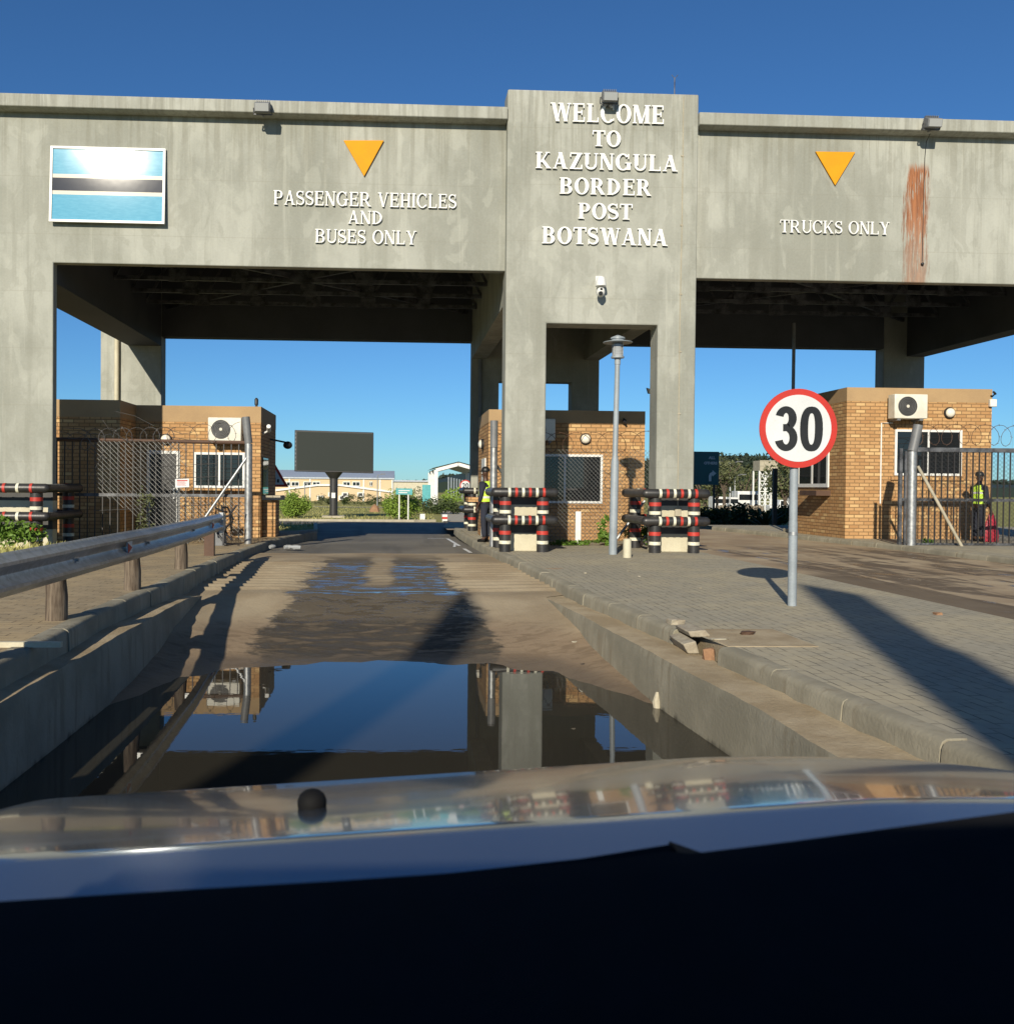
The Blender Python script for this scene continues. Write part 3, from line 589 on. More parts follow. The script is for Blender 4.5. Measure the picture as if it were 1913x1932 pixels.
# steel roof and trusses in both bays
for bx0, bx1 in ((-7.38,2.36),(6.43,16.5)):
    sh = MB(); n = int((bx1-bx0)/.09); top = []; 
    for k in range(n+1):
        x = bx0+(bx1-bx0)*k/n; z = 8.55+(.03 if k % 2 else 0); top.append((x, z))
    sh.grid([[(x, YW+.24, z) for x, z in top], [(x, YB, z+.0) for x, z in top]]).build('roof_sheet', M['roofm'], g)
    for ty in (21.6, 23.2, 24.8, 26.4, 28.0):
        t = MB(); zl, zh = 6.75, 8.25
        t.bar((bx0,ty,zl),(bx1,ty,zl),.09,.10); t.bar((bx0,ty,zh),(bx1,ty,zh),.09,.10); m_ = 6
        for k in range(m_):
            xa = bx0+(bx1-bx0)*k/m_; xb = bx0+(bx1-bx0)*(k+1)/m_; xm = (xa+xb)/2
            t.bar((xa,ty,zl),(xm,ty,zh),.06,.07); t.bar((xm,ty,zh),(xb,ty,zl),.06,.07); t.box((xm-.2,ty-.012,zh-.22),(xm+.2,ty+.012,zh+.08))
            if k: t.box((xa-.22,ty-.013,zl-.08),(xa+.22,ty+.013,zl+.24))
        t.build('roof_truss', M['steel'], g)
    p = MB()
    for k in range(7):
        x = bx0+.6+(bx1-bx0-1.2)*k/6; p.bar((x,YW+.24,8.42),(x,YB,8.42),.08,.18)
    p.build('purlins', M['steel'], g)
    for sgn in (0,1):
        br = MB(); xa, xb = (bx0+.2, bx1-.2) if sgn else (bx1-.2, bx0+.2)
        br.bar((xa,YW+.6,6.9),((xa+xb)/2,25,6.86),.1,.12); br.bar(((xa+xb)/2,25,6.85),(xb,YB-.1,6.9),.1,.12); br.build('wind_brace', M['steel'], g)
MB().box((2.85,YF+.625,8.62),(5.94,YB-.055,8.8)).build('tower_roof', M['conc'], g)
dp = MB(); dp.cyl((-8.72,YB-.09,0),(-8.72,YB-.09,8.4),.075,10); dp.build('downpipe', M['cream'], g)
dp = MB(); dp.cyl((2.62,YB-.17,0),(2.62,YB-.17,5.4),.055,8); dp.build('downpipe', M['grey'], g)
# painted bases of the front columns
for x0, x1, y0, y1 in ((-9.0,-7.37,YW,YW+.24),(TX0,3.22,YF,YF+.62),(5.66,TX1,YF,YF+.62)):
    p = MB()
    for z0, z1, mi in ((0,.385,0),(.389,.66,1),(.664,1.0,0),(1.004,1.33,1)):
        p.mat(mi).box((x0-.006,y0-.006,z0),(x1+.006,y1+.006,z1))
    p.build('painted_base', [M['cream'], M['black']], g)
cd = MB(); cx = 6.16
cd.tube([(cx,YF-.012,9.9),(cx,YF-.012,7.2),(cx-.02,YF-.012,5.2),(cx-.02,YF-.012,2.0),(cx-.02,YF-.022,.85)], .011, 6)
for z in (8.6,7.1,5.6,4.35,3.0): cd.box((cx-.04,YF-.02,z),(cx+.02,YF-.001,z+.03))
cd.box((cx-.09,YF-.06,.78),(cx+.05,YF-.008,.96)); cd.build('conduit', M['concb'], g)
an = MB(); an.cyl((6.05,YF+.3,9.95),(6.05,YF+.3,10.44),.012,6); an.tube([(5.98,YF+.3,10.5),(6.05,YF+.3,10.42),(6.12,YF+.3,10.5)], .008, 5)
an.build('antenna', M['steel'], g)
cb = MB(); xw = at(1745,300,YW).x; cb.tube([(xw,YW-.22,9.3),(xw,YW-.05,9.15),(xw-.01,YW-.012,8.8),(xw-.03,YW-.012,7.0),(xw-.035,YW-.014,6.5)], .007, 6); cb.ball((xw-.035,YW-.03,6.44), .035); cb.build('hanging_cable', M['dark'], g)
# lettering: each block is its own fixed sign
def lines(name, label, wall_y, rows_, S, T, mat_=None):
    c0 = at((rows_[0][1]+rows_[0][2])/2, rows_[0][3], wall_y); t = thing(name, label, 'lettering', (c0.x, wall_y, c0.z))
    for txt, u0, u1, vt, vb in rows_:
        a = at(u0, (vt+vb)/2, wall_y); b = at(u1, (vt+vb)/2, wall_y); um = (u0+u1)/2; zt = at(um, vt+.6, wall_y).z; zb = at(um, vb-.8, wall_y).z
        cx, wid, gap = (a.x+b.x)/2, b.x-a.x, .09; tot = sum(glyph(q, S, T)[0] for q in txt)+gap*(len(txt)-1); kx = wid/tot; x = cx-wid/2
        for wd in txt.split(' '):
            w_ = sum(glyph(q, S, T)[0] for q in wd)+gap*(len(wd)-1); m_ = MB(); write(m_, wd, x+w_*kx/2, zb, zt-zb, w_*kx, wall_y-.02, .035, S, T); m_.build('word', M['letter'], t, smooth=False)
            x += (w_+2*gap+glyph(' ', S, T)[0])*kx
    return t
lines('wall_lettering', 'white raised serif letters on the tower reading WELCOME TO KAZUNGULA BORDER POST BOTSWANA', YF, [
    ('WELCOME',1038,1252,197,233),('TO',1117,1170,247,278),('KAZUNGULA',1010,1277,290,322),('BORDER',1055,1228,337,369),('POST',1090,1192,384,415),('BOTSWANA',1022,1258,430,463)], .205, .07)
lines('wall_lettering', 'white raised letters reading PASSENGER VEHICLES AND BUSES ONLY under a yellow triangle', YW, [
    ('PASSENGER VEHICLES',517,861,363,391),('AND',657,723,398,424),('BUSES ONLY',595,786,434,461)], .145, .055)
lines('wall_lettering', 'white raised letters reading TRUCKS ONLY beside the rust stain', YW, [('TRUCKS ONLY',1470,1676,417,442)], .13, .05)
def tri(label, a, b, c):
    p = [at(*q, YW-.05) for q in (a, b, c)]; m_ = MB(); m_.xz([(q.x, q.z) for q in p], YW-.05, YW-.012); o = m_.build('arrow_marker', M['yellow'], bevel=.006); tag(o, label, 'triangle marker', 'yellow lane triangles')
tri('yellow downward triangle above the PASSENGER VEHICLES lettering', (648,264), (724,264), (687,332)); tri('yellow downward triangle above the TRUCKS ONLY lettering', (1539,285), (1614,286), (1576,349))
# flag board
fl = thing('flag_board', 'framed glossy light blue black and white striped flag board on left wing', 'flag board', (at(205,350,YW).x, YW, at(205,350,YW).z))
fx0, fx1 = at(97,350,YW).x, at(313.5,350,YW).x; fz0, fz1 = at(205,423,YW).z, at(205,279,YW).z
tg = NT('glossy_flag_panel'); oz = tg.xyz(tg.pos())[2]; kz = tg.math('DIVIDE', tg.math('SUBTRACT', oz, fz0), fz1-fz0)
nz = tg.noise(tg.scale(tg.pos(), (3,3,12)), 2, 4)
cc = tg.mix(tg.step(nz, .35, .7), (.10,.31,.44), (.125,.35,.48))
bnd = lambda lo, hi: tg.math('MULTIPLY', tg.math('GREATER_THAN', kz, lo), tg.math('LESS_THAN', kz, hi))
cc = tg.mix(bnd(.365,.635), cc, (.62,.57,.47)); cc = tg.mix(bnd(.415,.585), cc, (.03,.032,.04)); tg.bump(tg.noise(tg.pos(), 2.0, 2), .02, .02)
M['flag'] = tg.out(cc, .045, 0, .5)
tilt = .0
def hung(x0, x1, z0, z1, d0, d1):      # the board hangs with its foot standing off the wall
    f = lambda z: YW-.02-.0515*(fz1-z)
    return [(x0,f(z0)-d0,z0),(x1,f(z0)-d0,z0),(x1,f(z1)-d0,z1),(x0,f(z1)-d0,z1)], (0,d0-d1,0)
MB().prism(*hung(fx0+.05,fx1-.05,fz0+.05,fz1-.05,.022,.0)).build('flag_panel', M['flag'], fl)
m_ = MB()
for q in ((fx0,fx1,fz0,fz0+.05),(fx0,fx1,fz1-.05,fz1)): m_.prism(*hung(*q,.045,-.005))
for q in ((fx0,fx0+.05,fz0+.05,fz1-.05),(fx1-.05,fx1,fz0+.05,fz1-.05)): m_.prism(*hung(*q,.043,-.005))
m_.build('frame', M['white'], fl)
# flood lights, dome camera
def flood(label, c, yb):
    c = Vector(c); t = thing('floodlight', label, 'floodlight', c, 'floodlights along the gate top')
    b = MB(); b.prism([c+Vector(q) for q in ((-.16,-.20,-.12),(-.16,-.24,.05),(-.16,-.06,.14),(-.16,.02,.04),(-.16,-.06,-.10))], (.32,0,0)); b.build('housing', M['grey'], t, bevel=.012)
    b = MB(); b.prism([c+Vector(q) for q in ((-.14,-.21,-.11),(-.14,-.245,.04),(-.14,-.252,.04),(-.14,-.218,-.115))], (.28,0,0)); b.build('lens', M['clear'], t)
    b = MB()
    for k in range(7): x = -.13+k*.043; b.box((c.x+x,c.y-.10,c.z+.10),(c.x+x+.012,c.y-.0,c.z+.17))
    b.build('cooling_fins', M['grey'], t)
    b = MB(); b.bar(c+Vector((-.19,-.09,0)), c+Vector((-.19,-.04,-.12)), .02, .04).bar(c+Vector((.19,-.09,0)), c+Vector((.19,-.04,-.12)), .02, .04).bar(c+Vector((-.19,-.04,-.12)), c+Vector((.19,-.04,-.12)), .04, .02).bar(c+Vector((0,-.04,-.12)), (c.x, yb, c.z-.12), .04, .03); b.build('bracket', M['steel'], t)
for lab, u, v, yb in (('floodlight on the cornice of the passenger wing', 496, 204, YW-.3), ('floodlight mounted on the tower above the word WELCOME', 1148, 186, YF), ('floodlight on the cornice above the rust stain', 1757, 233, YW-.3)):
    p = at(u, v, yb-.12); flood(lab, (p.x, yb-.06 if yb < YF else yb-.12, p.z), yb+.002)
p = at(1133, 545, YF-.2); dc = thing('dome_camera', 'white dome surveillance camera below the tower lettering', 'camera', (p.x, YF, p.z))
MB().lathe((p.x,YF-.22,p.z+.06), [(.03,.20),(.075,.19),(.10,.12),(.115,.04),(.118,.0),(.105,-.01)], 18).build('cap', M['white'], dc)
MB().ball((p.x,YF-.22,p.z-.07), (.095,.095,.11)).build('camera_ball', M['white'], dc)
m_ = MB(); m_.cyl((p.x-.02,YF-.29,p.z-.11),(p.x-.02,YF-.325,p.z-.115),.045,14).ball((p.x-.005,YF-.305,p.z-.02), .028); m_.build('lens', M['signk'], dc)
MB().bar((p.x,YF-.22,p.z+.20),(p.x,YF-.0,p.z+.22),.06,.06).box((p.x-.07,YF-.025,p.z+.10),(p.x+.07,YF-.001,p.z+.32)).build('bracket', M['white'], dc)
# ================================================================== GATEHOUSES
def window(t, x0, x1, z0, z1, y, mull=1, bars=True, sill=True):
    f = MB(); d = .06
    f.box((x0,y-.035,z0),(x1,y+.01,z0+d)).box((x0,y-.035,z1-d),(x1,y+.01,z1)).box((x0,y-.033,z0+d),(x0+d,y+.01,z1-d)).box((x1-d,y-.033,z0+d),(x1,y+.01,z1-d))
    for k in range(1, mull+1):
        x = x0+(x1-x0)*k/(mull+1); f.box((x-.025,y-.031,z0+d),(x+.025,y+.01,z1-d))
    w = f.build('window', M['white'], t); MB().box((x0+d,y-.012,z0+d),(x1-d,y+.004,z1-d)).build('pane', M['glass'], w)
    if sill:
        s_ = MB(); n = int((x1-x0+.2)/.10)
        for k in range(n): xx = x0-.1+k*.10; s_.prism([(xx,y-.05,z0-.13),(xx,y-.05,z0-.03),(xx,y+.01,z0-.002),(xx,y+.01,z0-.14)], (.088,0,0))
        s_.build('sill', M['brick'], w)
    if bars:
        b = MB()
        for k in range(1, 7): zz = z0+d+(z1-z0-2*d)*k/7; b.cyl((x0+d,y-.02,zz),(x1-d,y-.02,zz),.006,5)
        b.build('burglar_bars', M['dark'], w)
def house(label, blocks, ztop, band):
    x0, x1, y0, y1 = blocks[0]; t = thing('gatehouse', label, 'gatehouse', ((x0+x1)/2, y0, 0), 'brick gatehouses')
    for x0, x1, y0, y1 in blocks:
        MB().box((x0,y0,-.35),(x1,y1,ztop-band)).build('wall', M['brick'], t)
        MB().box((x0-.004,y0-.004,ztop-band),(x1+.004,y1+.004,ztop)).build('parapet', M['plaster'], t)
    return t
def aircon(label, x, z, y, s=1.0):
    t = thing('air_conditioner', label, 'air conditioner', (x, y, z), 'outdoor air conditioning units'); w, h, d = .43*s, .31*s, .33*s; yf = y-.12-d
    m_ = MB().box((x-w,yf,z-h),(x+w,y-.12,z+h)); m_.build('casing', M['ac'], t, bevel=.02)
    fx, fz, rr = x-w*.22, z, h*.80; m_ = MB(); m_.mat(0).cyl((fx,yf-.004,fz),(fx,yf+.01,fz),rr,28); m_.build('fan_well', M['black'], t)
    m_ = MB()
    for k in range(1, 7): q = rr*k/6.2; m_.tube([(fx+q*math.cos(a*math.pi/12),yf-.014,fz+q*math.sin(a*math.pi/12)) for a in range(25)], .006, 4, False)
    m_.lathe((fx,yf-.022,fz), [(.0,0),(rr*.2,.0),(rr*.2,.02)], 14, (0,1,0)); m_.build('fan_grille', M['grey'], t)
    MB().lathe((fx,yf-.026,fz), [(.0,0),(rr*.16,.001),(rr*.16,.01)], 14, (0,1,0)).build('fan_hub', M['ac'], t)
    m_ = MB().box((x-w*.8,yf+.02,z-h-.05),(x-w*.6,y,z-h)).box((x+w*.55,yf+.02,z-h-.05),(x+w*.75,y,z-h)).tube([(x+w+.02,y-.25,z-h*.4),(x+w+.06,y-.1,z-h*.6),(x+w*.7,y-.02,z-h*1.3)], .018, 6); m_.build('wall_bracket', M['grey'], t)
    return t
def bulkhead(label, c, axis=(0,-1,0), r=.13):
    t = thing('wall_lamp', label, 'wall lamp', c, 'round bulkhead lamps'); MB().lathe(c, [(r*1.12,0),(r*1.15,.05),(r*.98,.075)], 20, axis).build('rim', M['dark'], t)
    MB().lathe(Vector(c)+Vector(axis)*.04, [(r*.97,0),(r*.93,.05),(r*.7,.085),(r*.3,.105),(.002,.108)], 20, axis).build('lens', M['lens'], t)
# left
hl = house('left brick gatehouse with stepped front, behind the barbed-wire fence', [(-6.74,-3.54,24.6,27.6),(-10.2,-6.745,23.2,27.6)], 3.42, .42)
p0 = at(366,853,24.6); p1 = at(462,921,24.6); window(hl, p0.x, p1.x, p1.z, p0.z, 24.6, 1)
q0 = at(278,850,24.6); q1 = at(339,1000,24.6); d_ = MB(); d_.box((q0.x,24.56,0),(q0.x+.08,24.61,q0.z)).box((q1.x-.08,24.56,0),(q1.x,24.61,q0.z)).box((q0.x+.08,24.56,q0.z-.08),(q1.x-.08,24.61,q0.z)); dr = d_.build('door', M['white'], hl)
MB().box((q0.x+.08,24.575,.02),(q1.x-.08,24.605,q0.z-.08)).build('door_leaf', M['dark'], dr); MB().box((q1.x-.16,24.53,1.0),(q1.x-.12,24.575,1.28)).build('handle', M['galv'], dr)
MB().box((-3.56,24.9,.98),(-3.06,25.9,1.10)).build('service_counter', M['concb'], hl); MB().box((-3.545,24.9,1.12),(-3.515,25.9,2.1)).build('hatch_window', M['glass'], hl)
MB().box((-3.53,25.0,0),(-3.2,25.8,.975)).build('hatch_plinth', M['brick'], hl)
p = at(427,811,24.4); aircon('cream air conditioner on the left gatehouse above its window', p.x, p.z, 24.596, .98)
p = at(313,829,24.55); bulkhead('round lamp on the left gatehouse over the fence', (p.x,24.598,p.z))
t = thing('security_camera', 'white bullet camera on the shaded side of the left gatehouse', 'camera', (-3.53,24.9,2.75)); MB().cyl((-3.35,24.75,2.80),(-3.32,24.45,2.90),.055,10).build('camera_body', M['white'], t); MB().bar((-3.54,24.9,2.72),(-3.35,24.7,2.80),.04).build('bracket', M['white'], t)
t = thing('security_camera', 'black dome camera on an arm beyond the left gatehouse edge', 'camera', (-3.53,26.4,2.6)); MB().ball((-3.05,26.4,2.5), (.13,.13,.11)).build('camera_ball', M['dark'], t); MB().bar((-3.54,26.4,2.66),(-3.12,26.4,2.58),.05).build('arm', M['dark'], t)
t = thing('roof_siren', 'small dark siren on the left gatehouse roof corner', 'siren', (-3.68,24.75,3.42)); MB().lathe((-3.68,24.75,3.42), [(.035,0),(.035,.05),(.05,.06),(.05,.2),(.02,.24)], 10).build('horn', M['dark'], t)
# centre
hc = house('middle brick gatehouse behind the tower columns with a half shaded parapet', [(2.38,6.47,24.2,27.2)], 3.39, .33)
p0 = at(1063,857,24.2); p1 = at(1136,950,24.2); window(hc, p0.x-.95, p1.x, p1.z, p0.z, 24.2, 1, False)
m_ = MB(); zl = p0.z+.05
for k in range(15): xx = p0.x-.02+k*.10; m_.box((xx,24.185,zl),(xx+.088,24.21,zl+.21))
m_.build('lintel', M['brick'], hc)
MB().box((2.35,24.9,0.02),(2.385,25.9,2.15)).build('door', M['white'], hc); MB().box((2.0,26.0,.96),(2.39,26.9,1.08)).build('service_counter', M['brick'], hc)
p = at(1104,828,24.2); bulkhead('round lamp on the middle gatehouse between the tower columns', (p.x,24.198,p.z))
bulkhead('round lamp on the shaded left side of the middle gatehouse', (2.378,25.6,2.55), (-1,0,0))
p = at(1042,812,24.1); aircon('air conditioner in the shadow behind the tower column', p.x-.36, p.z, 24.195, .9)
t = thing('security_camera', 'small black camera under the middle gatehouse parapet', 'camera', (5.9,24.1,3.12)); MB().ball((5.9,24.1,3.12), .06).cyl((5.9,24.1,3.12),(5.92,24.0,3.08),.03,8).build('camera_ball', M['dark'], t); MB().bar((5.9,24.1,3.15),(5.9,24.2,3.2),.03).build('arm', M['dark'], t)
# right
hr = house('right brick gatehouse lit by the sun beside the truck lane', [(11.8,15.72,24.1,27.4)], 4.08, .36)
p0 = at(1688,810,24.1); p1 = at(1813,898,24.1); window(hr, p0.x, p1.x, p1.z, p0.z, 24.1, 1, True)
m_ = MB()
for k in range(18): xx = p0.x-.02+k*.10; m_.box((xx,24.085,p0.z+.05),(xx+.088,24.11,p0.z+.25))
m_.build('lintel', M['brick'], hr)
w_ = MB(); w_.box((11.76,25.05,1.45),(11.805,27.0,1.55)).box((11.76,25.05,2.75),(11.805,27.0,2.85)).box((11.76,25.05,1.55),(11.805,25.15,2.75)).box((11.76,26.9,1.55),(11.805,27.0,2.75)).box((11.762,26.0,1.55),(11.805,26.1,2.75)); w_ = w_.build('window', M['white'], hr)
MB().box((11.775,25.15,1.55),(11.802,26.9,2.75)).build('pane', M['glass'], w_)
MB().box((11.4,24.95,1.22),(11.81,26.0,1.36)).build('service_counter', M['rusty'], hr)
p = at(1709,768,23.9); aircon('cream air conditioner on the right gatehouse over its window', p.x, p.z, 24.096, 1.02)
p = at(1790,779,24.1); bulkhead('round lamp on the sunlit right gatehouse', (p.x,24.098,p.z), r=.13)
p = at(1875,760,24.0); t = thing('alarm_box', 'small white alarm box high on the right gatehouse corner', 'alarm', (p.x,24.09,p.z)); MB().box((p.x-.09,24.0,p.z-.1),(p.x+.09,24.096,p.z+.1)).build('box_cover', M['white'], t, bevel=.015)
p = at(1874,743,24.0); t = thing('security_camera', 'tiny black camera above the white alarm box', 'camera', (p.x,24.09,p.z)); MB().cyl((p.x-.06,23.9,p.z+.04),(p.x+.06,24.0,p.z),.028,8).build('camera_body', M['dark'], t); MB().bar((p.x+.04,24.0,p.z),(p.x+.03,24.097,p.z-.07),.025).build('bracket', M['dark'], t)
m_ = MB(); pa = at(1684,798,24.08); pb = at(1663,798,24.08); pc = at(1663,950,24.08); m_.tube([(pa.x,24.08,pa.z),(pb.x,24.08,pa.z),(pb.x,24.08,pc.z)], .018, 6); m_.build('conduit', M['white'], hr)
# ================================================================== PIPE BARRIERS
def barrier(name_label, x0, x1, y0, y1, side, zb=0.0):
    t = thing('pipe_barrier', name_label, 'barrier', ((x0+x1)/2, y0, zb), 'black striped pipe barriers'); r = .098
    for z in (.68, 1.27):
        for (a, b, fr) in (((x0-.32,y0,z+zb),(x1+.32,y0,z+zb),True), ((x0-.3,y1,z+zb),(x1+.3,y1,z+zb),True)):
            m_ = MB(); m_.mat(0).capped(a, b, r, 16); L = b[0]-a[0]; n = 6
            for k in range(n):
                xx = a[0]+.36+(L-.64)*k/(n-.55); m_.mat(1 if k % 2 == 0 else 2).cyl((xx,a[1],z+zb),(xx+.055,a[1],z+zb),r+.006,16)
            m_.build('rail', [M['pipe'], M['bandw'], M['red']], t)
        for xx in (x0-.2, x1+.2):
            m_ = MB(); m_.mat(0).cyl((xx,y0+.02,z+zb),(xx,y1-.02,z+zb),r*.93,14)
            if side: 
                n = int((y1-y0)/.09)
                for k in range(1, n): yy = y0+.1+(y1-y0-.2)*k/n; m_.mat(1).cyl((xx,yy,z+zb),(xx,yy+.009,z+zb),r*.945,12)
            m_.build('side_rail', [M['pipe'], M['grey']], t)
    for xx in (x0, x1):
        for yy in (y0+.10, y1-.10):
            m_ = MB(); rp = .125; m_.mat(0).cyl((xx,yy,zb-.02),(xx,yy,1.17+zb),rp,16)
            for z0, z1, mi in ((.17,.24,1),(.37,.45,2),(.82,.89,1),(1.00,1.08,2)): m_.mat(mi).cyl((xx,yy,z0+zb),(xx,yy,z1+zb),rp+.005,16)
            m_.build('post', [M['pipe'], M['bandw'], M['red']], t)
    return t
barrier('black pipe barrier with red and cream bands around the tower left column', 2.32, 3.12, 19.75, 21.3, True)
barrier('black pipe barrier with red and cream bands around the tower right column', 5.52, 6.36, 19.65, 21.5, True)
barrier('black pipe barrier around the left pillar beside the guardrail', -9.0, -7.5, 19.8, 21.9, True)
barrier('small far pipe barrier at the rear pillar next to the lane', 2.36, 3.3, 29.0, 30.9, False, -.02)
# ================================================================== FENCES
def vbars(mb, p, q, z0, z1, sp, w=.022):
    p = Vector(p); q = Vector(q); n = max(2, int((q-p).length/sp))
    for k in range(n+1):
        c = p+(q-p)*k/n; mb.box((c.x-w/2,c.y-w/2,z0),(c.x+w/2,c.y+w/2,z1))
def chain(mb, p, q, z0, z1, sp=.085, r=.0035, keep=None, wob=0.0, seed=1):
    p = Vector(p); q = Vector(q); L = (q-p).length; d = (q-p)/L; Hh = z1-z0; rg = random.Random(seed); n = int((L+Hh)/sp)+1
    for s_ in (1,-1):
        for k in range(n):
            o = k*sp-Hh; pts = []
            for j in range(13):
                t_ = j/12; x = o+(Hh*t_ if s_ > 0 else Hh*(1-t_)-0); 
                if x < 0 or x > L or (keep and not keep(x/L, t_)):
                    if len(pts) > 1: mb.tube(pts, r, 3, False)
                    pts = []; continue
                c = p+d*x; pts.append((c.x, c.y+wob*math.sin(x*2.3+t_*4), z0+Hh*t_))
            if len(pts) > 1: mb.tube(pts, r, 3, False)
def coil(mb, p, q, rad, turns, r=.006, seed=0, squash=1.0):
    p = Vector(p); q = Vector(q); rg = random.Random(seed); n = turns*16; pts = []
    for k in range(n+1):
        a = 2*math.pi*k/16; c = p+(q-p)*k/n; w = rad*(1+.18*math.sin(k*.37+seed)); pts.append((c.x+w*math.sin(a)*.9, c.y+w*.25*math.sin(a*.5), c.z+w*squash*math.cos(a)))
    mb.tube(pts, r, 4, False)
    for k in range(0, n, 2):
        c = Vector(pts[k]); e = Vector((rg.uniform(-1,1), rg.uniform(-.5,.5), rg.uniform(-1,1))).normalized()*.03; mb.bar(c-e, c+e, .006)
def bentpost(t, x, y, z0, h, bend, r=.085, tip='pipe'):
    m_ = MB(); m_.mat(0).tube([(x,y,z0),(x,y,z0+h-.62)], r, 16); m_.build('post', M['galv'], t)
    m_ = MB(); b = Vector(bend); m_.tube([(x,y,z0+h-.615),(x+b.x*.3,y+b.y*.3,z0+h-.45),(x+b.x,y+b.y,z0+h)], [r*1.06,r*1.06,r*1.06], 16); m_.build('post_arm', M['grey2'] if tip == 'wood' else M['grey'], t)
# left fence in front of the left gatehouse
yl = 22.0
fx = at(468,1035,yl).x; xa = at(106,900,yl).x
lf = thing('security_fence', 'dark bar fence with torn chain-link and barbed wire left of the lane', 'fence', (fx, yl, 0))
bentpost(lf, fx, yl, -.02, 2.98, (-.07,0,0), .088)
b = MB(); vbars(b, (xa,yl+.05,0), (fx-.06,yl+.05,0), .08, 2.38, .17, .022); b.build('bars', M['black'], lf)
m_ = MB(); m_.cyl((xa-.6,yl+.05,2.40),(fx,yl+.05,2.36),.045,8); m_.build('top_rail', M['rusty'], lf); m_ = MB(); m_.bar((xa-.6,yl+.05,1.12),(fx,yl+.05,1.12),.06,.07); m_.build('mid_rail', M['steel'], lf)
m_ = MB(); m_.cyl((fx-.04,yl-.06,2.0),(fx-1.35,yl-.25,.02),.034,10); m_.build('brace', M['galv'], lf)
xm = at(170,900,yl).x; xn = at(340,900,yl).x
m_ = MB(); chain(m_, (xm,yl-.02,0), (fx,yl-.02,0), .05, 2.36, .11, .0048, lambda u, v: (u < .62 and (v > .55-u*1.1)) or (u >= .62 and v < .42), .02); m_.build('chain_link_mesh', M['chain'], lf)
m_ = MB(); rg = random.Random(4)
coil(m_, (xm-.2,yl,2.44), (xn-.1,yl,2.56), .16, 7, .007, 2); coil(m_, (xa+.1,yl,2.4), (xm+.5,yl,2.35), .2, 3, .006, 5)
coil(m_, (fx-1.5,yl,2.5), (fx-.2,yl,2.6), .22, 3, .005, 8)
for k in range(18):
    a = Vector((rg.uniform(xm-.2,xn), yl-.03, rg.uniform(2.1,2.75))); e = Vector((rg.uniform(-.9,.9), rg.uniform(-.1,.1), rg.uniform(-.5,.35))); m_.tube([a, a+e*.5+Vector((0,0,rg.uniform(-.12,.12))), a+e], .006, 4, False)
for z in (.8,1.45,1.75): m_.tube([(xm+.1,yl-.03,z-.05),((xm+xn)/2,yl-.03,z),(fx-.7,yl-.03,z+.12)], .006, 4, False)
m_.build('barbed_wire', M['wire'], lf)
p = at(343,912,yl-.1); nt = thing('notice_board', 'small white notice with red heading tied to the left fence', 'notice', (p.x,yl-.06,p.z)); m_ = MB(); m_.prism([(p.x-.16,yl-.05,p.z-.10),(p.x+.16,yl-.05,p.z-.085),(p.x+.155,yl-.05,p.z+.115),(p.x-.165,yl-.05,p.z+.10)], (0,.01,0)); m_.build('board', M['signw'], nt)
m_ = MB(); m_.box((p.x-.12,yl-.054,p.z+.055),(p.x+.12,yl-.051,p.z+.08))
for k in range(4): m_.box((p.x-.12,yl-.054,p.z+.03-k*.025),(p.x+.06+.03*(k%2),yl-.051,p.z+.038-k*.025))
m_.build('heading', M['signr'], nt)
# scrap behind the guardrail end
t = thing('scrap_pile', 'heap of dark scrap tubing behind the silver fence post brace', 'scrap', (-3.9,21.3,0)); rg = random.Random(15)
m_ = MB()
for k in range(16):
    a = Vector((rg.uniform(-4.4,-3.6), rg.uniform(21.0,21.7), rg.uniform(.05,.75))); e = Vector((rg.uniform(-.5,.5), rg.uniform(-.3,.3), rg.uniform(-.6,.4))); f_ = a+e; f_.z = max(.03, f_.z); m_.tube([a, (a+f_)/2+Vector((0,0,rg.uniform(-.1,.16))), f_], .022, 6)
m_.build('tubes', M['dark'], t); MB().box((-4.25,21.2,0),(-3.85,21.5,.36)).box((-4.22,21.17,.362),(-3.88,21.53,.40)).build('crate', M['grey'], t, bevel=.01)
# right fence with gate stile
yr = 21.3
rx = at(1718,1040,yr).x; z0 = .08
rf = thing('security_fence', 'dark bar fence with chain-link and bent grey post beside the truck lane', 'fence', (rx, yr, z0))
bentpost(rf, rx, yr, z0-.03, 2.86, (.13,0,0), .10)
xe = rx+4.5
b = MB(); vbars(b, (rx+.14,yr+.05,0), (xe,yr+.05,0), .12, 2.30, .15, .024); b.build('bars', M['black'], rf)
m_ = MB(); m_.bar((rx,yr+.05,2.34),(xe,yr+.05,2.34),.10,.10); m_.build('top_rail', M['steel'], rf)
m_ = MB(); m_.bar((rx-.2,yr+.05,1.17),(xe,yr+.05,1.17),.06,.07).bar((rx,yr+.05,.13),(xe,yr+.05,.13),.05,.05); m_.build('mid_rail', M['steel'], rf)
m_ = MB(); m_.cyl((rx+.12,yr-.03,1.95),(rx+1.12,yr-.2,.06),.036,10); m_.build('brace', M['concb'], rf)
m_ = MB(); m_.bar((rx-.26,yr+.03,.02),(rx-.26,yr+.03,2.36),.07,.07).bar((rx-.14,yr+.03,.02),(rx-.14,yr+.03,2.3),.05,.05).bar((rx-.26,yr+.03,.05),(rx-.08,yr+.03,.05),.06,.08).box((rx-.3,yr-.06,-.02),(rx-.1,yr+.1,.05)); m_.build('gate_stile', M['steel'], rf)
m_ = MB(); chain(m_, (rx+.1,yr-.02,0), (xe,yr-.02,0), .1, 2.3, .10, .0034); m_.build('chain_link_mesh', M['dark'], rf)
m_ = MB(); coil(m_, (rx,yr,2.66), (xe,yr,2.66), .24, 13, .006, 3); m_.build('razor_wire', M['rusty'], rf)
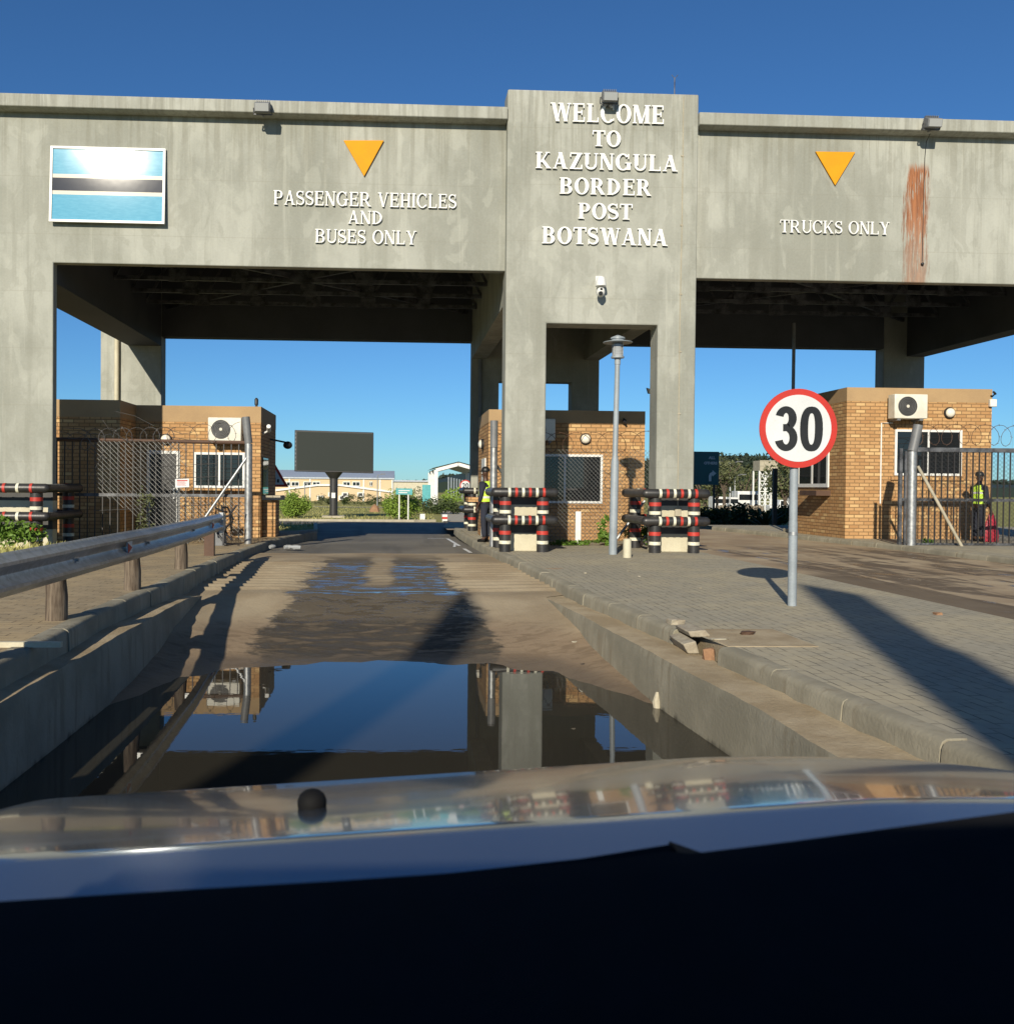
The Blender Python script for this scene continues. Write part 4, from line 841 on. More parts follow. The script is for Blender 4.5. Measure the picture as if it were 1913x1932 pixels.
# centre chain-link between the tower columns
yc = 22.3
cf = thing('security_fence', 'chain-link fence with razor wire and silver post behind the tower left column', 'fence', (2.1, yc, 0))
cx_ = at(930,1040,21.4).x; bentpost(cf, cx_, 21.4, -.02, 2.92, (0,.02,0), .085); m_ = MB(); m_.cyl((cx_+.05,21.5,1.9),(cx_+.9,yc,1.0),.034,8); m_.build('brace', M['galv'], cf)
m_ = MB(); chain(m_, (2.2,yc,0), (7.0,yc,0), .06, 2.3, .10, .0038); m_.build('chain_link_mesh', M['chain'], cf)
m_ = MB(); coil(m_, (2.2,yc,2.5), (6.9,yc,2.5), .24, 11, .006, 6); m_.build('razor_wire', M['rusty'], cf)
m_ = MB(); pa = at(1091,965,yc-.05); m_.box((pa.x-.065,yc-.06,0),(pa.x+.065,yc-.03,pa.z)); m_.build('post', M['white'], cf)
m_ = MB(); pa = at(1215,945,yc); pb = at(1168,1000,yc); m_.cyl((pa.x,yc-.05,pa.z),(pb.x-.15,yc-.2,.1),.036,8); m_.build('brace', M['galv'], cf)
# ================================================================== GUARDRAIL
GX = [(-2,-2.78),(4,-2.83),(8.55,-2.875),(11.1,-2.91),(14.2,-3.05),(17.9,-3.32)]
gd = thing('guardrail', 'galvanised corrugated guardrail on timber posts along the left pavement', 'guardrail', (-3.1, 8.55, .15))
prof = [(0,.435),(.015,.455),(.07,.495),(.07,.52),(.01,.56),(-.005,.597),(.01,.634),(.07,.674),(.07,.70),(.015,.74),(0,.765)]
rows = []; yy = -2.0
while yy < 17.9:
    zz = .105 - .03*max(0, (yy-10)/8); rows.append([(interp(GX, yy)+px, yy, pz+zz) for px, pz in prof]); yy += .3
o = MB().grid(rows).build('beam', M['rail'], gd); sm = o.modifiers.new('thick', 'SOLIDIFY'); sm.thickness = .006
for k, y in enumerate((.9,3.4,6.0,8.55,11.1,14.2,17.6)):
    x = interp(GX, y)-.17; m_ = MB(); rg = random.Random(k+40); h = .80 if k < 6 else .70; g0 = interp(ZL, y)
    if k < 6: m_.tube([(x,y,g0-.05),(x+.004,y,g0+.22),(x-.006,y,.5),(x,y,h)], [.098,.094,.09,.088], 14)
    else: m_.box((x-.09,y-.06,g0-.03),(x+.09,y+.06,h))
    m_.build('post', M['wood'] if k < 6 else M['rusty'], gd)
    m_ = MB(); m_.box((x+.08,y-.06,.56),(x+.17,y+.06,.82)).cyl((x+.20,y,.69),(x+.165,y,.69),.014,8); m_.build('bolt', M['galv'], gd)
for u, v in ((228,1029),(393,992)):
    r_ = ray(u, v); y = 10.2 if u < 300 else 16.4; x = interp(GX, y)+.03; z = .69 if u < 300 else .67
    m_ = MB(); m_.mat(0).prism([(x,y-.09,z-.07),(x,y+.09,z-.07),(x,y+.09,z+.07),(x,y-.09,z+.07)], (.012,0,0)); m_.mat(1).prism([(x+.013,y-.085,z-.055),(x+.013,y+.07,z),(x+.013,y-.085,z+.055)], (.004,0,0)); m_.build('reflector', [M['signw'], M['signr']], gd)
m_ = MB(); x = interp(GX, 17.9); m_.prism([(x-.02,17.86,.46),(x-.02,18.1,.53),(x-.02,18.14,.66),(x-.02,18.1,.80),(x-.02,17.86,.85)], (.07,0,0)); m_.build('end_terminal', M['rail'], gd)
# ================================================================== SPEED SIGN
b0 = gr(1494,1143,0); sp = thing('speed_limit_sign', 'round red-bordered speed limit sign reading 30 on grey pole', 'road sign', b0)
ys = b0.y-.06; cs = at(1505.5,808,ys); rad = 76*ys/F
m_ = MB(); m_.tube([(b0.x,b0.y,-.03),(b0.x,b0.y,1.0)], .051, 16); m_.tube([(b0.x,b0.y,1.0),(b0.x,b0.y,cs.z+.35)], .047, 16); m_.build('pole', M['polegrey'], sp)
m_ = MB(); m_.cyl((cs.x,ys+.0,cs.z),(cs.x,ys-.012,cs.z),rad,64); ds = m_.build('disc', M['signr'], sp)
MB().cyl((cs.x,ys-.013,cs.z),(cs.x,ys-.016,cs.z),rad*.845,64).build('disc_face', M['signw'], ds)
k_ = ys/F; dg = MB(); hh = 86*k_; zb = cs.z-(852-808)*k_; w0 = 30*k_
def dig3(cx, zb, w, h, s_):
    pts = []
    r1, r2 = (w*.48, h*.235), (w*.5, h*.265)
    for k in range(15): a = R(168-248*k/14); pts.append((cx+r1[0]*math.cos(a)-.0, zb+h-r1[1]+(r1[1])*math.sin(a)))
    A = pts; B = []
    for k in range(15): a = R(80-248*k/14); B.append((cx+r2[0]*math.cos(a), zb+r2[1]+r2[1]*math.sin(a)))
    return A, B
st = 15.5*k_; x3 = cs.x-24.5*k_; x0_ = cs.x+25*k_
def inset(p, cx, cy, rx, rz, rx2, rz2): return (cx+(p[0]-cx)*rx2/rx, cy+(p[1]-cy)*rz2/rz)
def dring(cx, cz, rx, rz, a0, a1, n=20):
    for q in arc2(cx, cz, (rx,rz), (rx-st, rz-st*.82), a0, a1, n): dg.xz(q, ys-.021-.0004*(len(dg.f)%5), ys-.0165)
rw = 22.3*k_; ru = hh*.27; rl = hh*.29
dring(x3-.5*k_, zb+hh-ru, rw*.93, ru, 165, -78); dring(x3, zb+rl, rw, rl, 78, -165); dg.xz([(x3-6*k_,zb+rl*2-st*.75),(x3+6*k_,zb+rl*2-st*.75),(x3+6*k_,zb+rl*2+st*.12),(x3-6*k_,zb+rl*2+st*.12)], ys-.0222, ys-.0165)
dg.build('digit', M['signk'], ds, smooth=False); dg = MB(); rz = hh/2
for k in range(32):
    def sup(a, rx, rz_): c, s2 = math.cos(a), math.sin(a); e = .82; return (x0_+rx*math.copysign(abs(c)**e, c), zb+rz+rz_*math.copysign(abs(s2)**e, s2))
    a0, a1 = 2*math.pi*k/32, 2*math.pi*(k+1)/32
    dg.xz([sup(a0,rw,rz), sup(a1,rw,rz), sup(a1,rw-st,rz-st*.82), sup(a0,rw-st,rz-st*.82)], ys-.021-.0004*(k%3), ys-.0165)
dg.build('digit', M['signk'], ds, smooth=False)
m_ = MB()
for z in (cs.z-.12, cs.z+.12, .86): m_.cyl((b0.x,b0.y,z-.02),(b0.x,b0.y,z+.02),.055,14)
m_.build('clamp', M['galv'], sp)
# ================================================================== LAMP POST
b0 = gr(1156,1046,0); yl_ = b0.y; zt = at(1165,632,yl_).z; lean = at(1165,680,yl_).x-b0.x
lp = thing('lamp_post', 'pale grey post-top lantern standing between the tower columns', 'lamp post', b0)
top = Vector((b0.x+lean, yl_, zt))
m_ = MB(); m_.tube([b0+Vector((0,0,-.05)), b0+Vector((lean*.45,0,1.9)), b0+Vector((lean*.47,0,2.05)), top-Vector((0,0,.52))], [.085,.082,.058,.052], 16); m_.build('pole', M['polegrey'], lp)
m_ = MB(); m_.lathe(top-Vector((0,0,.55)), [(.06,-.06),(.062,.06),(.135,.075),(.135,.11),(.04,.12)], 18); m_.build('collar', M['polegrey'], lp)
m_ = MB(); m_.lathe(top-Vector((0,0,.44)), [(.112,0),(.112,.25),(.03,.255)], 16); m_.build('lantern_glass', M['clear'], lp)
m_ = MB()
for k in range(6): z = -.40+k*.03; m_.lathe(top+Vector((0,0,z)), [(.05,0),(.118,.012),(.05,.02)], 14)
for k in range(4): a = R(45+90*k); m_.cyl(top+Vector((.125*math.cos(a),.125*math.sin(a),-.43)), top+Vector((.125*math.cos(a),.125*math.sin(a),-.14)), .008, 6)
m_.build('louvres', M['galv'], lp)
m_ = MB(); m_.lathe(top-Vector((0,0,.17)), [(.12,0),(.30,.01),(.305,.025),(.13,.06),(.13,.085),(.15,.09),(.145,.12),(.07,.15),(.02,.17)], 24); m_.build('hood', M['polegrey'], lp)
p = gr(1183,1052,0); t = tag(MB().tube([(p.x,p.y,-.02),(p.x,p.y,.36),(p.x,p.y,.375)], [.085,.08,.06], 14).build('bollard', M['cream']), 'short cream stub bollard beside the lamp post', 'bollard')
# ================================================================== SMALL THINGS ON THE GROUND
rg = random.Random(77)
def chunk(name, label, cat, c, s_, m, group=None, seed=0):
    rg = random.Random(seed); mb = MB(); x, y, z = s_; c = Vector(c)
    lo = [Vector((sx*x*rg.uniform(.85,1.1), sy*y*rg.uniform(.8,1.15), 0))+c for sx, sy in ((-1,-1),(0,-1.15),(1,-.9),(1.1,.3),(.8,1),(-.2,1.1),(-1,.9))]
    mid = [p+Vector((rg.uniform(-.02,.02), rg.uniform(-.02,.02), z*rg.uniform(.75,1.05))) for p in lo]; top = [c+(p-c)*.72 for p in mid]
    for t_ in top: t_.z = c.z+z*rg.uniform(.95,1.1)
    rows_ = [lo, mid, top]; idx = [[mb.V(p) for p in r] for r in rows_]
    for A, B in zip(idx, idx[1:]):
        for j in range(7): mb.Fc((A[j],A[(j+1)%7],B[(j+1)%7],B[j]))
    mb.Fc(idx[0][::-1]); mb.Fc(idx[2]); return tag(mb.build(name, m, smooth=False), label, cat, group)
xk = interp(XR, 8.5)
mb = MB(); mb.prism([(xk-.05,8.98,-.14),(xk-.10,8.98,-.05),(xk+.02,8.98,-.02),(xk+.06,8.98,-.14)], (-.02,-.52,.0)); tag(mb.build('broken_kerb_block', M['rubble'], bevel=.012), 'lower of two broken kerb slabs lying in the gap of the right kerb', 'kerb block')
mb = MB(); mb.prism([(xk-.0,9.02,-.01),(xk-.03,9.02,.045),(xk+.14,9.02,.06),(xk+.2,9.02,-.01)], (-.0,-.42,.0)); tag(mb.build('broken_kerb_block', M['rubble'], bevel=.012), 'upper broken kerb slab stacked in the gap of the right kerb', 'kerb block')
chunk('concrete_lump', 'pale chip of concrete on the broken right kerb', 'rubble', (xk+.08,9.35,.006), (.075,.06,.05), M['rubble'], None, 3)
chunk('brick_shard', 'red brick shard wedged beside the broken kerb slabs', 'rubble', (xk+.03,8.2,-.148), (.05,.05,.10), M['soil'], None, 4)
mb = MB(); mb.box((xk+.14,8.02,-.3),(xk+.95,9.02,.006)); tag(mb.build('mortar_patch', M['ledge'], bevel=.004), 'sandy mortar patch behind the gap in the right kerb', 'mortar')
p = gr(1408,1197,.006); chunk('dead_leaf', 'curled brown leaf on the pavers near the broken kerb', 'leaf', p, (.06,.03,.03), M['rusty'], None, 8)
p = gr(1356,1207,.008); chunk('pale_scrap', 'flat pale chip on the mortar patch', 'litter', p, (.07,.02,.012), M['concb'], None, 9)
for k, (u, v, s_) in enumerate(((1770,1160,.10),(1640,1050,.05),(1105,1082,.03),(1320,1110,.02),(1206,1088,.02),(1185,1078,.018))):
    p = gr(u, v, .0); 
    if k < 1: chunk('soil_clod', 'small orange soil clod on the pavement by the truck lane', 'soil', p, (s_*.4,s_*.3,.025), M['soil'], None, k)
    elif k > 1: chunk('pebble', 'small pale pebble scattered on the right pavement', 'pebble', p, (s_,s_,s_*.6), M['concb'], 'pebbles on the right pavement', k)
for k, (u, v) in enumerate(((1083,1212),(975,1108))):
    p = gr(u, v, -.17); chunk('pebble', 'white pebble on the muddy lane floor' if k else 'white pebble on the brown silt near the right ledge', 'pebble', p, (.015,.013,.010), M['concb'], None, 50+k)
p = gr(540,1036,-.14); t = thing('crushed_bottles', 'crushed clear plastic litter at the left kerb end', 'litter', p)
for k in range(6): mb = MB(); q = p+Vector((rg.uniform(-.35,.35), rg.uniform(-.1,.1), .05)); a = rg.uniform(0,6.28); d = Vector((math.cos(a), math.sin(a)*.5, .05))*.13; mb.tube([q-d, q-d*.3, q+d*.6, q+d], [.045,.055,.04,.018], 8); mb.build('bottle', M['clear'], t)
p = Vector((interp(WR, 8.2)-.03, 8.3, -.60)); mb = MB(); mb.tube([p+Vector((0,.0,-.1)), p+Vector((-.02,.02,.05)), p+Vector((.0,.05,.13))], [.03,.035,.018], 8); tag(mb.build('drain_stub', M['concb']), 'short pale pipe stub at the water line of the right bath wall', 'pipe')
p = gr(60,1221,.15); mb = MB(); mb.bar(p+Vector((-.9,0,.02)), p+Vector((.22,0,.02)), .05, .04); tag(mb.build('timber_strip', M['cream']), 'pale strip of timber on the left pavement edge', 'plank')
# weeds
def weed(label, c, r, n, size, seed, m='weed', group=None):
    mb = MB(); leaves(mb, (c[0],c[1],c[2]+r[2]*.8), r, n, size, 7, seed, lo=-.8); tag(mb.build('weed', M[m], smooth=False, recalc=False), label, 'plant', group)
weed('bright green weeds at the foot of the left pillar barrier', (-7.9,18.7,0), (1.3,.5,.42), 1500, .06, 1)
weed('olive weeds behind the left fence beside the guardrail', (-6.0,20.9,0), (.9,.4,.30), 700, .05, 2, 'leafo')
weed('low creeping weeds along the fence under the middle window', (4.3,22.1,0), (1.0,.12,.11), 500, .045, 3)
weed('leafy weeds beside the lamp post base under the fence', (5.0,22.0,0), (.28,.2,.42), 330, .055, 4)
weed('tall weeds by the tower right column barrier', (5.95,22.15,0), (.45,.25,.36), 480, .055, 5)
weed('small green tuft at the base of the right fence', (rx+.62,yr+.35,.08), (.16,.12,.10), 130, .04, 6)
weed('straggly olive weed in the torn left chain-link', (-5.75,21.8,0), (.4,.15,.8), 260, .045, 7, 'leafo')
# ================================================================== PEOPLE
def skinned(name, chain, mat_, parent, sub=2):
    # chain: list of (point, radius, parent index)
    me = bpy.data.meshes.new(name); org = Vector(parent['_o'])
    me.from_pydata([tuple(Vector(p)-org) for p, r, k in chain], [(i, k) for i, (p, r, k) in enumerate(chain) if k is not None], [])
    o = bpy.data.objects.new(name, me); COL.objects.link(o); o.parent = parent; o['_o'] = tuple(org)
    o.modifiers.new('skin', 'SKIN')
    for i, (p, r, k) in enumerate(chain):
        d = me.skin_vertices[0].data[i]; d.radius = r if isinstance(r, tuple) else (r, r); d.use_root = (k is None)
    sb = o.modifiers.new('sub', 'SUBSURF'); sb.levels = sub; sb.render_levels = sub
    dg = bpy.context.evaluated_depsgraph_get(); m2 = bpy.data.meshes.new_from_object(o.evaluated_get(dg)); o.modifiers.clear(); o.data = m2
    m2.materials.clear(); m2.materials.append(mat_); m2.polygons.foreach_set('use_smooth', [True]*len(m2.polygons)); return o
def person(label, base, face, hgt, armL, armR, vest_col='hivis'):
    t = thing('person', label, 'person', base); B = Vector(base); k = hgt/1.78
    fx = Vector((math.sin(face), math.cos(face), 0)); rt = Vector((fx.y, -fx.x, 0))
    def P(r, f, z): return B+(rt*r+fx*f+Vector((0,0,z)))*k
    S = lambda *a: tuple(x*k for x in a) if len(a) > 1 else a[0]*k
    body = [(P(0,0,.96),S(.13,.10),None),(P(0,0,1.15),S(.135,.10),0),(P(0,0,1.36),S(.15,.105),1),(P(0,0,1.47),S(.075),2),(P(0,.02,1.55),S(.052),3),(P(0,.03,1.63),S(.075,.085),4),(P(0,.02,1.71),S(.08,.095),5),(P(0,.01,1.765),S(.05,.06),6)]
    def limb(s_, pts, rad, root):
        prev = root
        for (q, r_) in zip(pts, rad): body.append((P(*q), S(r_), prev)); prev = len(body)-1
        return prev
    for s_, a in ((-1, armL), (1, armR)):
        h_ = limb(s_, [(s_*.19,0,1.40)]+a, (.06,.045,.034,.028), 2)
        hx = a[-1]; 
        pr = limb(s_, [(hx[0],hx[1]+.01,hx[2]-.06)], (.034,), h_)
        for q in range(4): limb(s_, [(hx[0]+(q-1.5)*.012,hx[1]+.02+(q-1.5)*.012,hx[2]-.11),(hx[0]+(q-1.5)*.012,hx[1]+.015+(q-1.5)*.012,hx[2]-.15)], (.009,.008), pr)
        limb(s_, [(hx[0],hx[1]+.045,hx[2]-.07),(hx[0],hx[1]+.05,hx[2]-.10)], (.011,.009), pr)
    for s_ in (-1, 1): limb(s_, [(s_*.095,0,.88),(s_*.10,.02,.50),(s_*.105,-.01,.09),(s_*.11,.10,.045)], (.088,.056,.042,.036), 0)
    skinned('body', body, M['skin'], t, 1)
    tr = [(P(0,0,.97),S(.145,.115),None)]
    for s_ in (-1,1):
        n0 = len(tr); tr += [(P(s_*.095,0,.86),S(.104),0),(P(s_*.10,.02,.50),S(.078),n0),(P(s_*.105,-.01,.11),S(.066),n0+1)]
    skinned('trousers', tr, M['navy'], t, 1)
    for s_ in (-1,1): skinned('shoe', [(P(s_*.108,-.04,.05),S(.05),None),(P(s_*.11,.07,.045),S(.048),0),(P(s_*.112,.17,.035),S(.038),1)], M['leather'], t, 1)
    jk = [(P(0,0,1.0),S(.155,.125),None),(P(0,0,1.18),S(.155,.12),0),(P(0,0,1.38),S(.17,.12),1),(P(0,.005,1.48),S(.085),2)]
    for s_, a in ((-1, armL), (1, armR)):
        n0 = len(jk); jk += [(P(s_*.2,0,1.40),S(.075),2),(P(*a[0]),S(.058),n0),(P(*[(a[0][i]*.15+a[1][i]*.85) for i in range(3)]),S(.046),n0+1)]
    skinned('jacket', jk, M['navy'], t, 1)
    v = MB(); rows_ = []; prof = [(.98,.178,.145),(1.08,.18,.145),(1.2,.182,.142),(1.32,.19,.142),(1.42,.17,.13),(1.47,.11,.10)]
    for z, a, b in prof: rows_.append([P(a*math.cos(q*math.pi/12), b*math.sin(q*math.pi/12), z) for q in range(25)])
    v.grid(rows_).build('vest', M[vest_col], t)
    for z in (1.06, 1.24):
        v = MB(); v.grid([[P(.187*math.cos(q*math.pi/12), .151*math.sin(q*math.pi/12), zz) for q in range(25)] for zz in (z, z+.05)]); v.build('reflective_band', M['refl'], t)
    for s_ in (-1,1):
        v = MB(); v.grid([[P(s_*.10+o_, .148-.0*o_, 1.10),P(s_*.10+o_,.150,1.32),P(s_*.095+o_,.138,1.42)] for o_ in (-.022,.022)]); v.build('reflective_band', M['refl'], t)
    c = MB(); c.lathe(P(0,.015,1.70), [(.098*k,0),(.104*k,.02*k),(.10*k,.06*k),(.075*k,.105*k),(.03*k,.125*k),(.002,.127*k)], 18)
    c.prism([P(-.08,.09,1.705),P(-.06,.16,1.69),P(0,.195,1.685),P(.06,.16,1.69),P(.08,.09,1.705)], Vector((0,0,.012*k))); c.build('cap', M['signk'], t)
    f = MB(); f.ball(P(0,.112,1.625), (.016*k,.016*k,.024*k), 8, 6); f.build('nose', M['skin'], t)
    for s_ in (-1,1): f = MB(); f.ball(P(s_*.034,.098,1.655), .011*k, 8, 6); f.build('eye', M['refl'], t)
    for s_ in (-1,1): f = MB(); f.ball(P(s_*.083,.01,1.64), (.014*k,.022*k,.032*k), 8, 6); f.build('ear', M['skin'], t)
    f = MB(); f.ball(P(0,.103,1.585), (.026*k,.010*k,.007*k), 8, 6); f.build('mouth', M['rusty'], t)
    return t
pr = at(1845,1022,23.0); person('guard in hi-vis vest and cap holding a red bag behind the right fence', (pr.x,23.0,.1), R(78), 1.74, [(-.23,.02,1.14),(-.20,.14,.98),(-.19,.2,.93)], [(.24,.02,1.13),(.23,.12,.92),(.22,.17,.84)])
bx = pr.x+.27; mb = MB(); bg = []
for z, a in ((.87,.025),(.77,.07),(.61,.12),(.42,.17),(.24,.19),(.11,.17)): bg.append([(bx+a*math.cos(q*math.pi/10)*(1+.09*math.sin(q*3)), 22.9+a*.55*math.sin(q*math.pi/10), z) for q in range(21)])
tag(mb.grid(bg).build('plastic_bag', M['redbag']), 'red sack hanging beside the guard behind the right fence', 'bag')
p = at(916,1025,23.2); person('guard in hi-vis vest and black cap at the middle gatehouse door', (p.x,23.2,0), R(-62), 1.84, [(-.22,.03,1.14),(-.20,.10,.93),(-.19,.15,.86)], [(.22,.03,1.14),(.21,.08,.92),(.2,.12,.85)])
# ================================================================== BACKGROUND, PASSENGER SIDE
def gz(x, y): return zfar(y)
# screen
Y = 60; s_ = thing('led_billboard', 'large blank dark LED billboard on a black pole in the grass', 'billboard', (at(629,950,Y).x, Y, zfar(Y)))
a = at(556,811,Y); b = at(704,890,Y); mb = MB(); mb.prism([(a.x,Y,b.z-.02),(b.x,Y,b.z-.1),(b.x,Y,a.z-.1),(a.x,Y,a.z)], (0,.5,0)); mb.build('cabinet', M['dark'], s_, bevel=.03)
MB().prism([(a.x+.15,Y-.02,b.z+.08),(b.x-.06,Y-.02,b.z),(b.x-.06,Y-.02,a.z-.2),(a.x+.15,Y-.02,a.z-.1)], (0,.015,0)).build('screen', M['screen'], s_)
mb = MB()
for k in range(9): z = b.z+.3+(a.z-b.z-.6)*k/8; mb.box((a.x+.04,Y-.03,z),(a.x+.09,Y-.005,z+.12))
mb.build('latches', M['grey'], s_)
px = at(629,950,Y).x; mb = MB(); mb.cyl((px,Y+.25,zfar(Y)),(px,Y+.25,b.z-.03),.26,16).lathe((px,Y+.25,b.z-.45), [(.27,0),(.6,.42)], 12).lathe((px,Y+.25,zfar(Y)), [(.45,0),(.45,.12),(.27,.2)], 14); mb.build('pole', M['black'], s_)
MB().box((px-.7,Y-.3,zfar(Y)-.2),(px+.7,Y+.8,zfar(Y)+.14)).build('plinth', M['concb'], s_); MB().box((px-.12,Y-.045,.58),(px+.12,Y-.02,.92)).build('notice', M['white'], s_)
def tree(name, label, cat, c, r, n, size, leaf, trunk=.0, seed=0, group=None, clumps=14):
    t = thing(name, label, cat, c, group); c = Vector(c); mb = MB(); leaves(mb, c+Vector((0,0,trunk+r[2]*.82)), r, n, size, clumps, seed); mb.build('crown', M[leaf], t, smooth=False, recalc=False)
    if trunk or cat == 'tree':
        rg = random.Random(seed); mb = MB(); mb.tube([c-Vector((0,0,.1)), c+Vector((.03*trunk,0,trunk*.6)), c+Vector((.05,0,trunk+r[2]*.9))], [r[0]*.09,r[0]*.07,r[0]*.03], 8)
        for k in range(5): a = rg.uniform(0,6.28); mb.tube([c+Vector((.03,0,trunk*.8)), c+Vector((math.cos(a)*r[0]*.4,math.sin(a)*r[1]*.4,trunk+r[2]*.8)), c+Vector((math.cos(a)*r[0]*.75,math.sin(a)*r[1]*.75,trunk+r[2]*1.3))], [r[0]*.05,r[0]*.035,r[0]*.012], 6)
        mb.build('trunk', M['bark'], t)
    return t
p = at(558,950,60); tree('round_bush', 'round clipped green bush left of the billboard pole', 'bush', (p.x,60,zfar(60)), (1.06,1.06,1.0), 6500, .07, 'leaf', .05, 3, 'clipped round bushes', 40)
p = at(757,960,57); tree('round_bush', 'wide round green bush behind the teal sign', 'bush', (p.x,57,zfar(57)), (1.2,1.1,1.03), 6500, .07, 'leaf', .05, 4, 'clipped round bushes', 40)
Y = 55.5; p = at(762,929,Y); t = thing('direction_sign', 'small teal sign on two white posts before the round bush', 'sign', (p.x,Y,zfar(Y))); a = at(747,921,Y); b = at(778,933,Y)
mb = MB(); mb.prism([(a.x,Y,b.z),(b.x,Y,b.z-.02),(b.x,Y,a.z-.02),(a.x,Y,a.z)], (0,.05,0)); mb.build('board', M['teal2'], t)
for u in (753, 770): q = at(u, 985, Y); mb = MB(); mb.cyl((q.x,Y+.03,zfar(Y)-.1),(q.x,Y+.03,b.z),.045,8); mb.build('post', M['white'], t)
mb = MB(); mb.box((a.x+.15,Y-.008,b.z+.2),(b.x-.15,Y-.003,b.z+.26)).box((a.x+.15,Y-.008,b.z+.08),(b.x-.3,Y-.003,b.z+.14)); mb.build('lettering', M['signw'], t)
p = at(707,962,80); mb = MB(); rr_ = []; rg = random.Random(2)
for z, a in ((-.1,.5),(.15,.44),(.32,.34),(.48,.26),(.6,.15),(.68,.02)): rr_.append([(p.x+a*math.cos(q*math.pi/7)*rg.uniform(.8,1.15), 80+a*math.sin(q*math.pi/7)*rg.uniform(.85,1.1), zfar(80)+z+rg.uniform(-.03,.03)) for q in range(14)])
for r_ in rr_: r_.append(r_[0])
tag(mb.grid(rr_).build('termite_mound', M['soil']), 'reddish brown termite mound in the grass right of the billboard', 'termite mound')
for k, (u, Y, s_) in enumerate(((608,128,1.3),(623,132,.9),(652,132,.9),(668,125,1.5),(702,128,1.4),(724,124,1.2),(528,80,1.0),(535,95,1.2),(798,82,1.2),(808,76,1.0),(828,74,1.3),(845,72,1.1),(862,80,1.0))):
    p = at(u, 950, Y); tree('shrub', ['low dark shrub in the bed before the factory wall','low shrub along the footpath to the white portal'][u > 760], 'shrub', (p.x,Y,zfar(Y)), (s_*1.05,s_*.8,s_*.62), 420, .13, 'leafd' if k % 3 else 'leafo', 0, 60+k, 'low shrubs beyond the grass')
# factory
Y = 180; zf = zfar(180); fa = thing('factory', 'long cream factory hall with white trim and grey blue roof', 'building', (at(640,930,Y).x, Y, zf)); L_ = at(430,930,Y).x; Rr = at(741,930,Y).x; zt = at(640,901,Y).z
MB().box((L_,Y,zf-1),(Rr,Y+40,zt)).build('wall', M['factory'], fa)
mb = MB(); mb.prism([(L_-.3,Y-.3,zt),(L_-.3,Y+14,zt+1.6),(L_-.3,Y+40.3,zt+.2),(L_-.3,Y+40.3,zt-.02),(L_-.3,Y-.3,zt-.25)], (Rr-L_+.6,0,0)); mb.build('roof', M['froof'], fa)
mb = MB(); z1 = at(640,906,Y).z; mb.box((L_,Y-.12,zt-.3),(Rr+.02,Y-.01,zt-.02))
for u in (546,585,686,717,740): x = at(u,930,Y).x; mb.box((x-.12,Y-.1,zf),(x+.12,Y-.012,zt-.3))
pts = [(520,925),(600,915),(640,915),(741,928)]
for (u0,v0),(u1,v1) in zip(pts, pts[1:]): mb.bar(at(u0,v0,Y-.2), at(u1,v1,Y-.2), .3, .35)
mb.build('trim', M['white'], fa)
for u, v, w in ((541,913,3.2),(557,913,3.2),(580,913,3.2),(597,913,3.2),(654,913,3.0),(672,913,3.2),(700,913,1.2)):
    q = at(u,v,Y); mb = MB(); mb.box((q.x-.75*w/3.2,Y-.14,q.z-.45),(q.x+.75*w/3.2,Y-.015,q.z+.45)); wn = mb.build('window', M['white'], fa); mb = MB().box((q.x-.62*w/3.2,Y-.16,q.z-.32),(q.x-.05,Y-.142,q.z+.32)).box((q.x+.05,Y-.16,q.z-.32),(q.x+.62*w/3.2,Y-.142,q.z+.32)); mb.build('pane', M['glass'], wn)
for u, v in ((604,939),(645,939),(651,933),(680,933),(625,933)):
    q = at(u,v,Y-.6); mb = MB().box((q.x-.6,Y-.6,q.z-.4),(q.x+.6,Y-.02,q.z+.4)); ac = mb.build('roller_unit', M['white'], fa); MB().box((q.x-.35,Y-.62,q.z-.25),(q.x+.35,Y-.602,q.z+.25)).build('fan', M['dark'], ac)
Y = 230; q0 = at(742,912,Y); q1 = at(818,912,Y); sh = thing('warehouse', 'pale low warehouse right of the factory beneath the hills', 'building', (q0.x,Y,zfar(Y))); MB().box((q0.x,Y,zfar(Y)-1),(q1.x,Y+15,at(780,909,Y).z)).build('wall', M['cream'], sh)
MB().box((q0.x-.3,Y-.4,at(780,909,Y).z),(q1.x+.3,Y+15,at(780,906,Y).z)).build('roof', M['froof'], sh)
tag(MB().poly([(-40,106,zfar(106)+.03),(2,106,zfar(106)+.03),(2,110,zfar(110)+.03),(-40,110,zfar(110)+.03)]).build('path', M['concb']), kind='structure')
# street lamps, small posts
def slamp(label, u, v0, v1, Y, r=.07, arm=.9, double=False):
    a = at(u, v0, Y); z0 = zfar(Y); t = thing('street_lamp', label, 'street lamp', (a.x,Y,z0)); zt = at(u, v1, Y).z
    MB().tube([(a.x,Y,z0-.1),(a.x,Y,zt)], [r,r*.6], 8).build('pole', M['galv'], t)
    for s_ in ((1,-1) if double else (1,)): MB().bar((a.x,Y,zt-.03),(a.x+s_*arm,Y,zt+.12),.06).box((a.x+s_*arm-.3,Y-.1,zt+.06),(a.x+s_*arm+.3,Y+.1,zt+.17)).build('lamp_head', M['grey'], t)
slamp('slim street lamp before the factory wall', 712, 945, 896, 120, .09, .7); slamp('short lamp in front of the factory left end', 575, 945, 912, 110, .07, .5)
slamp('left of the two tall street lamps beyond the truck lane', 1377, 950, 873, 90, .1, .9, True); slamp('right of the two tall street lamps beyond the truck lane', 1386, 950, 897, 100, .09, .9)
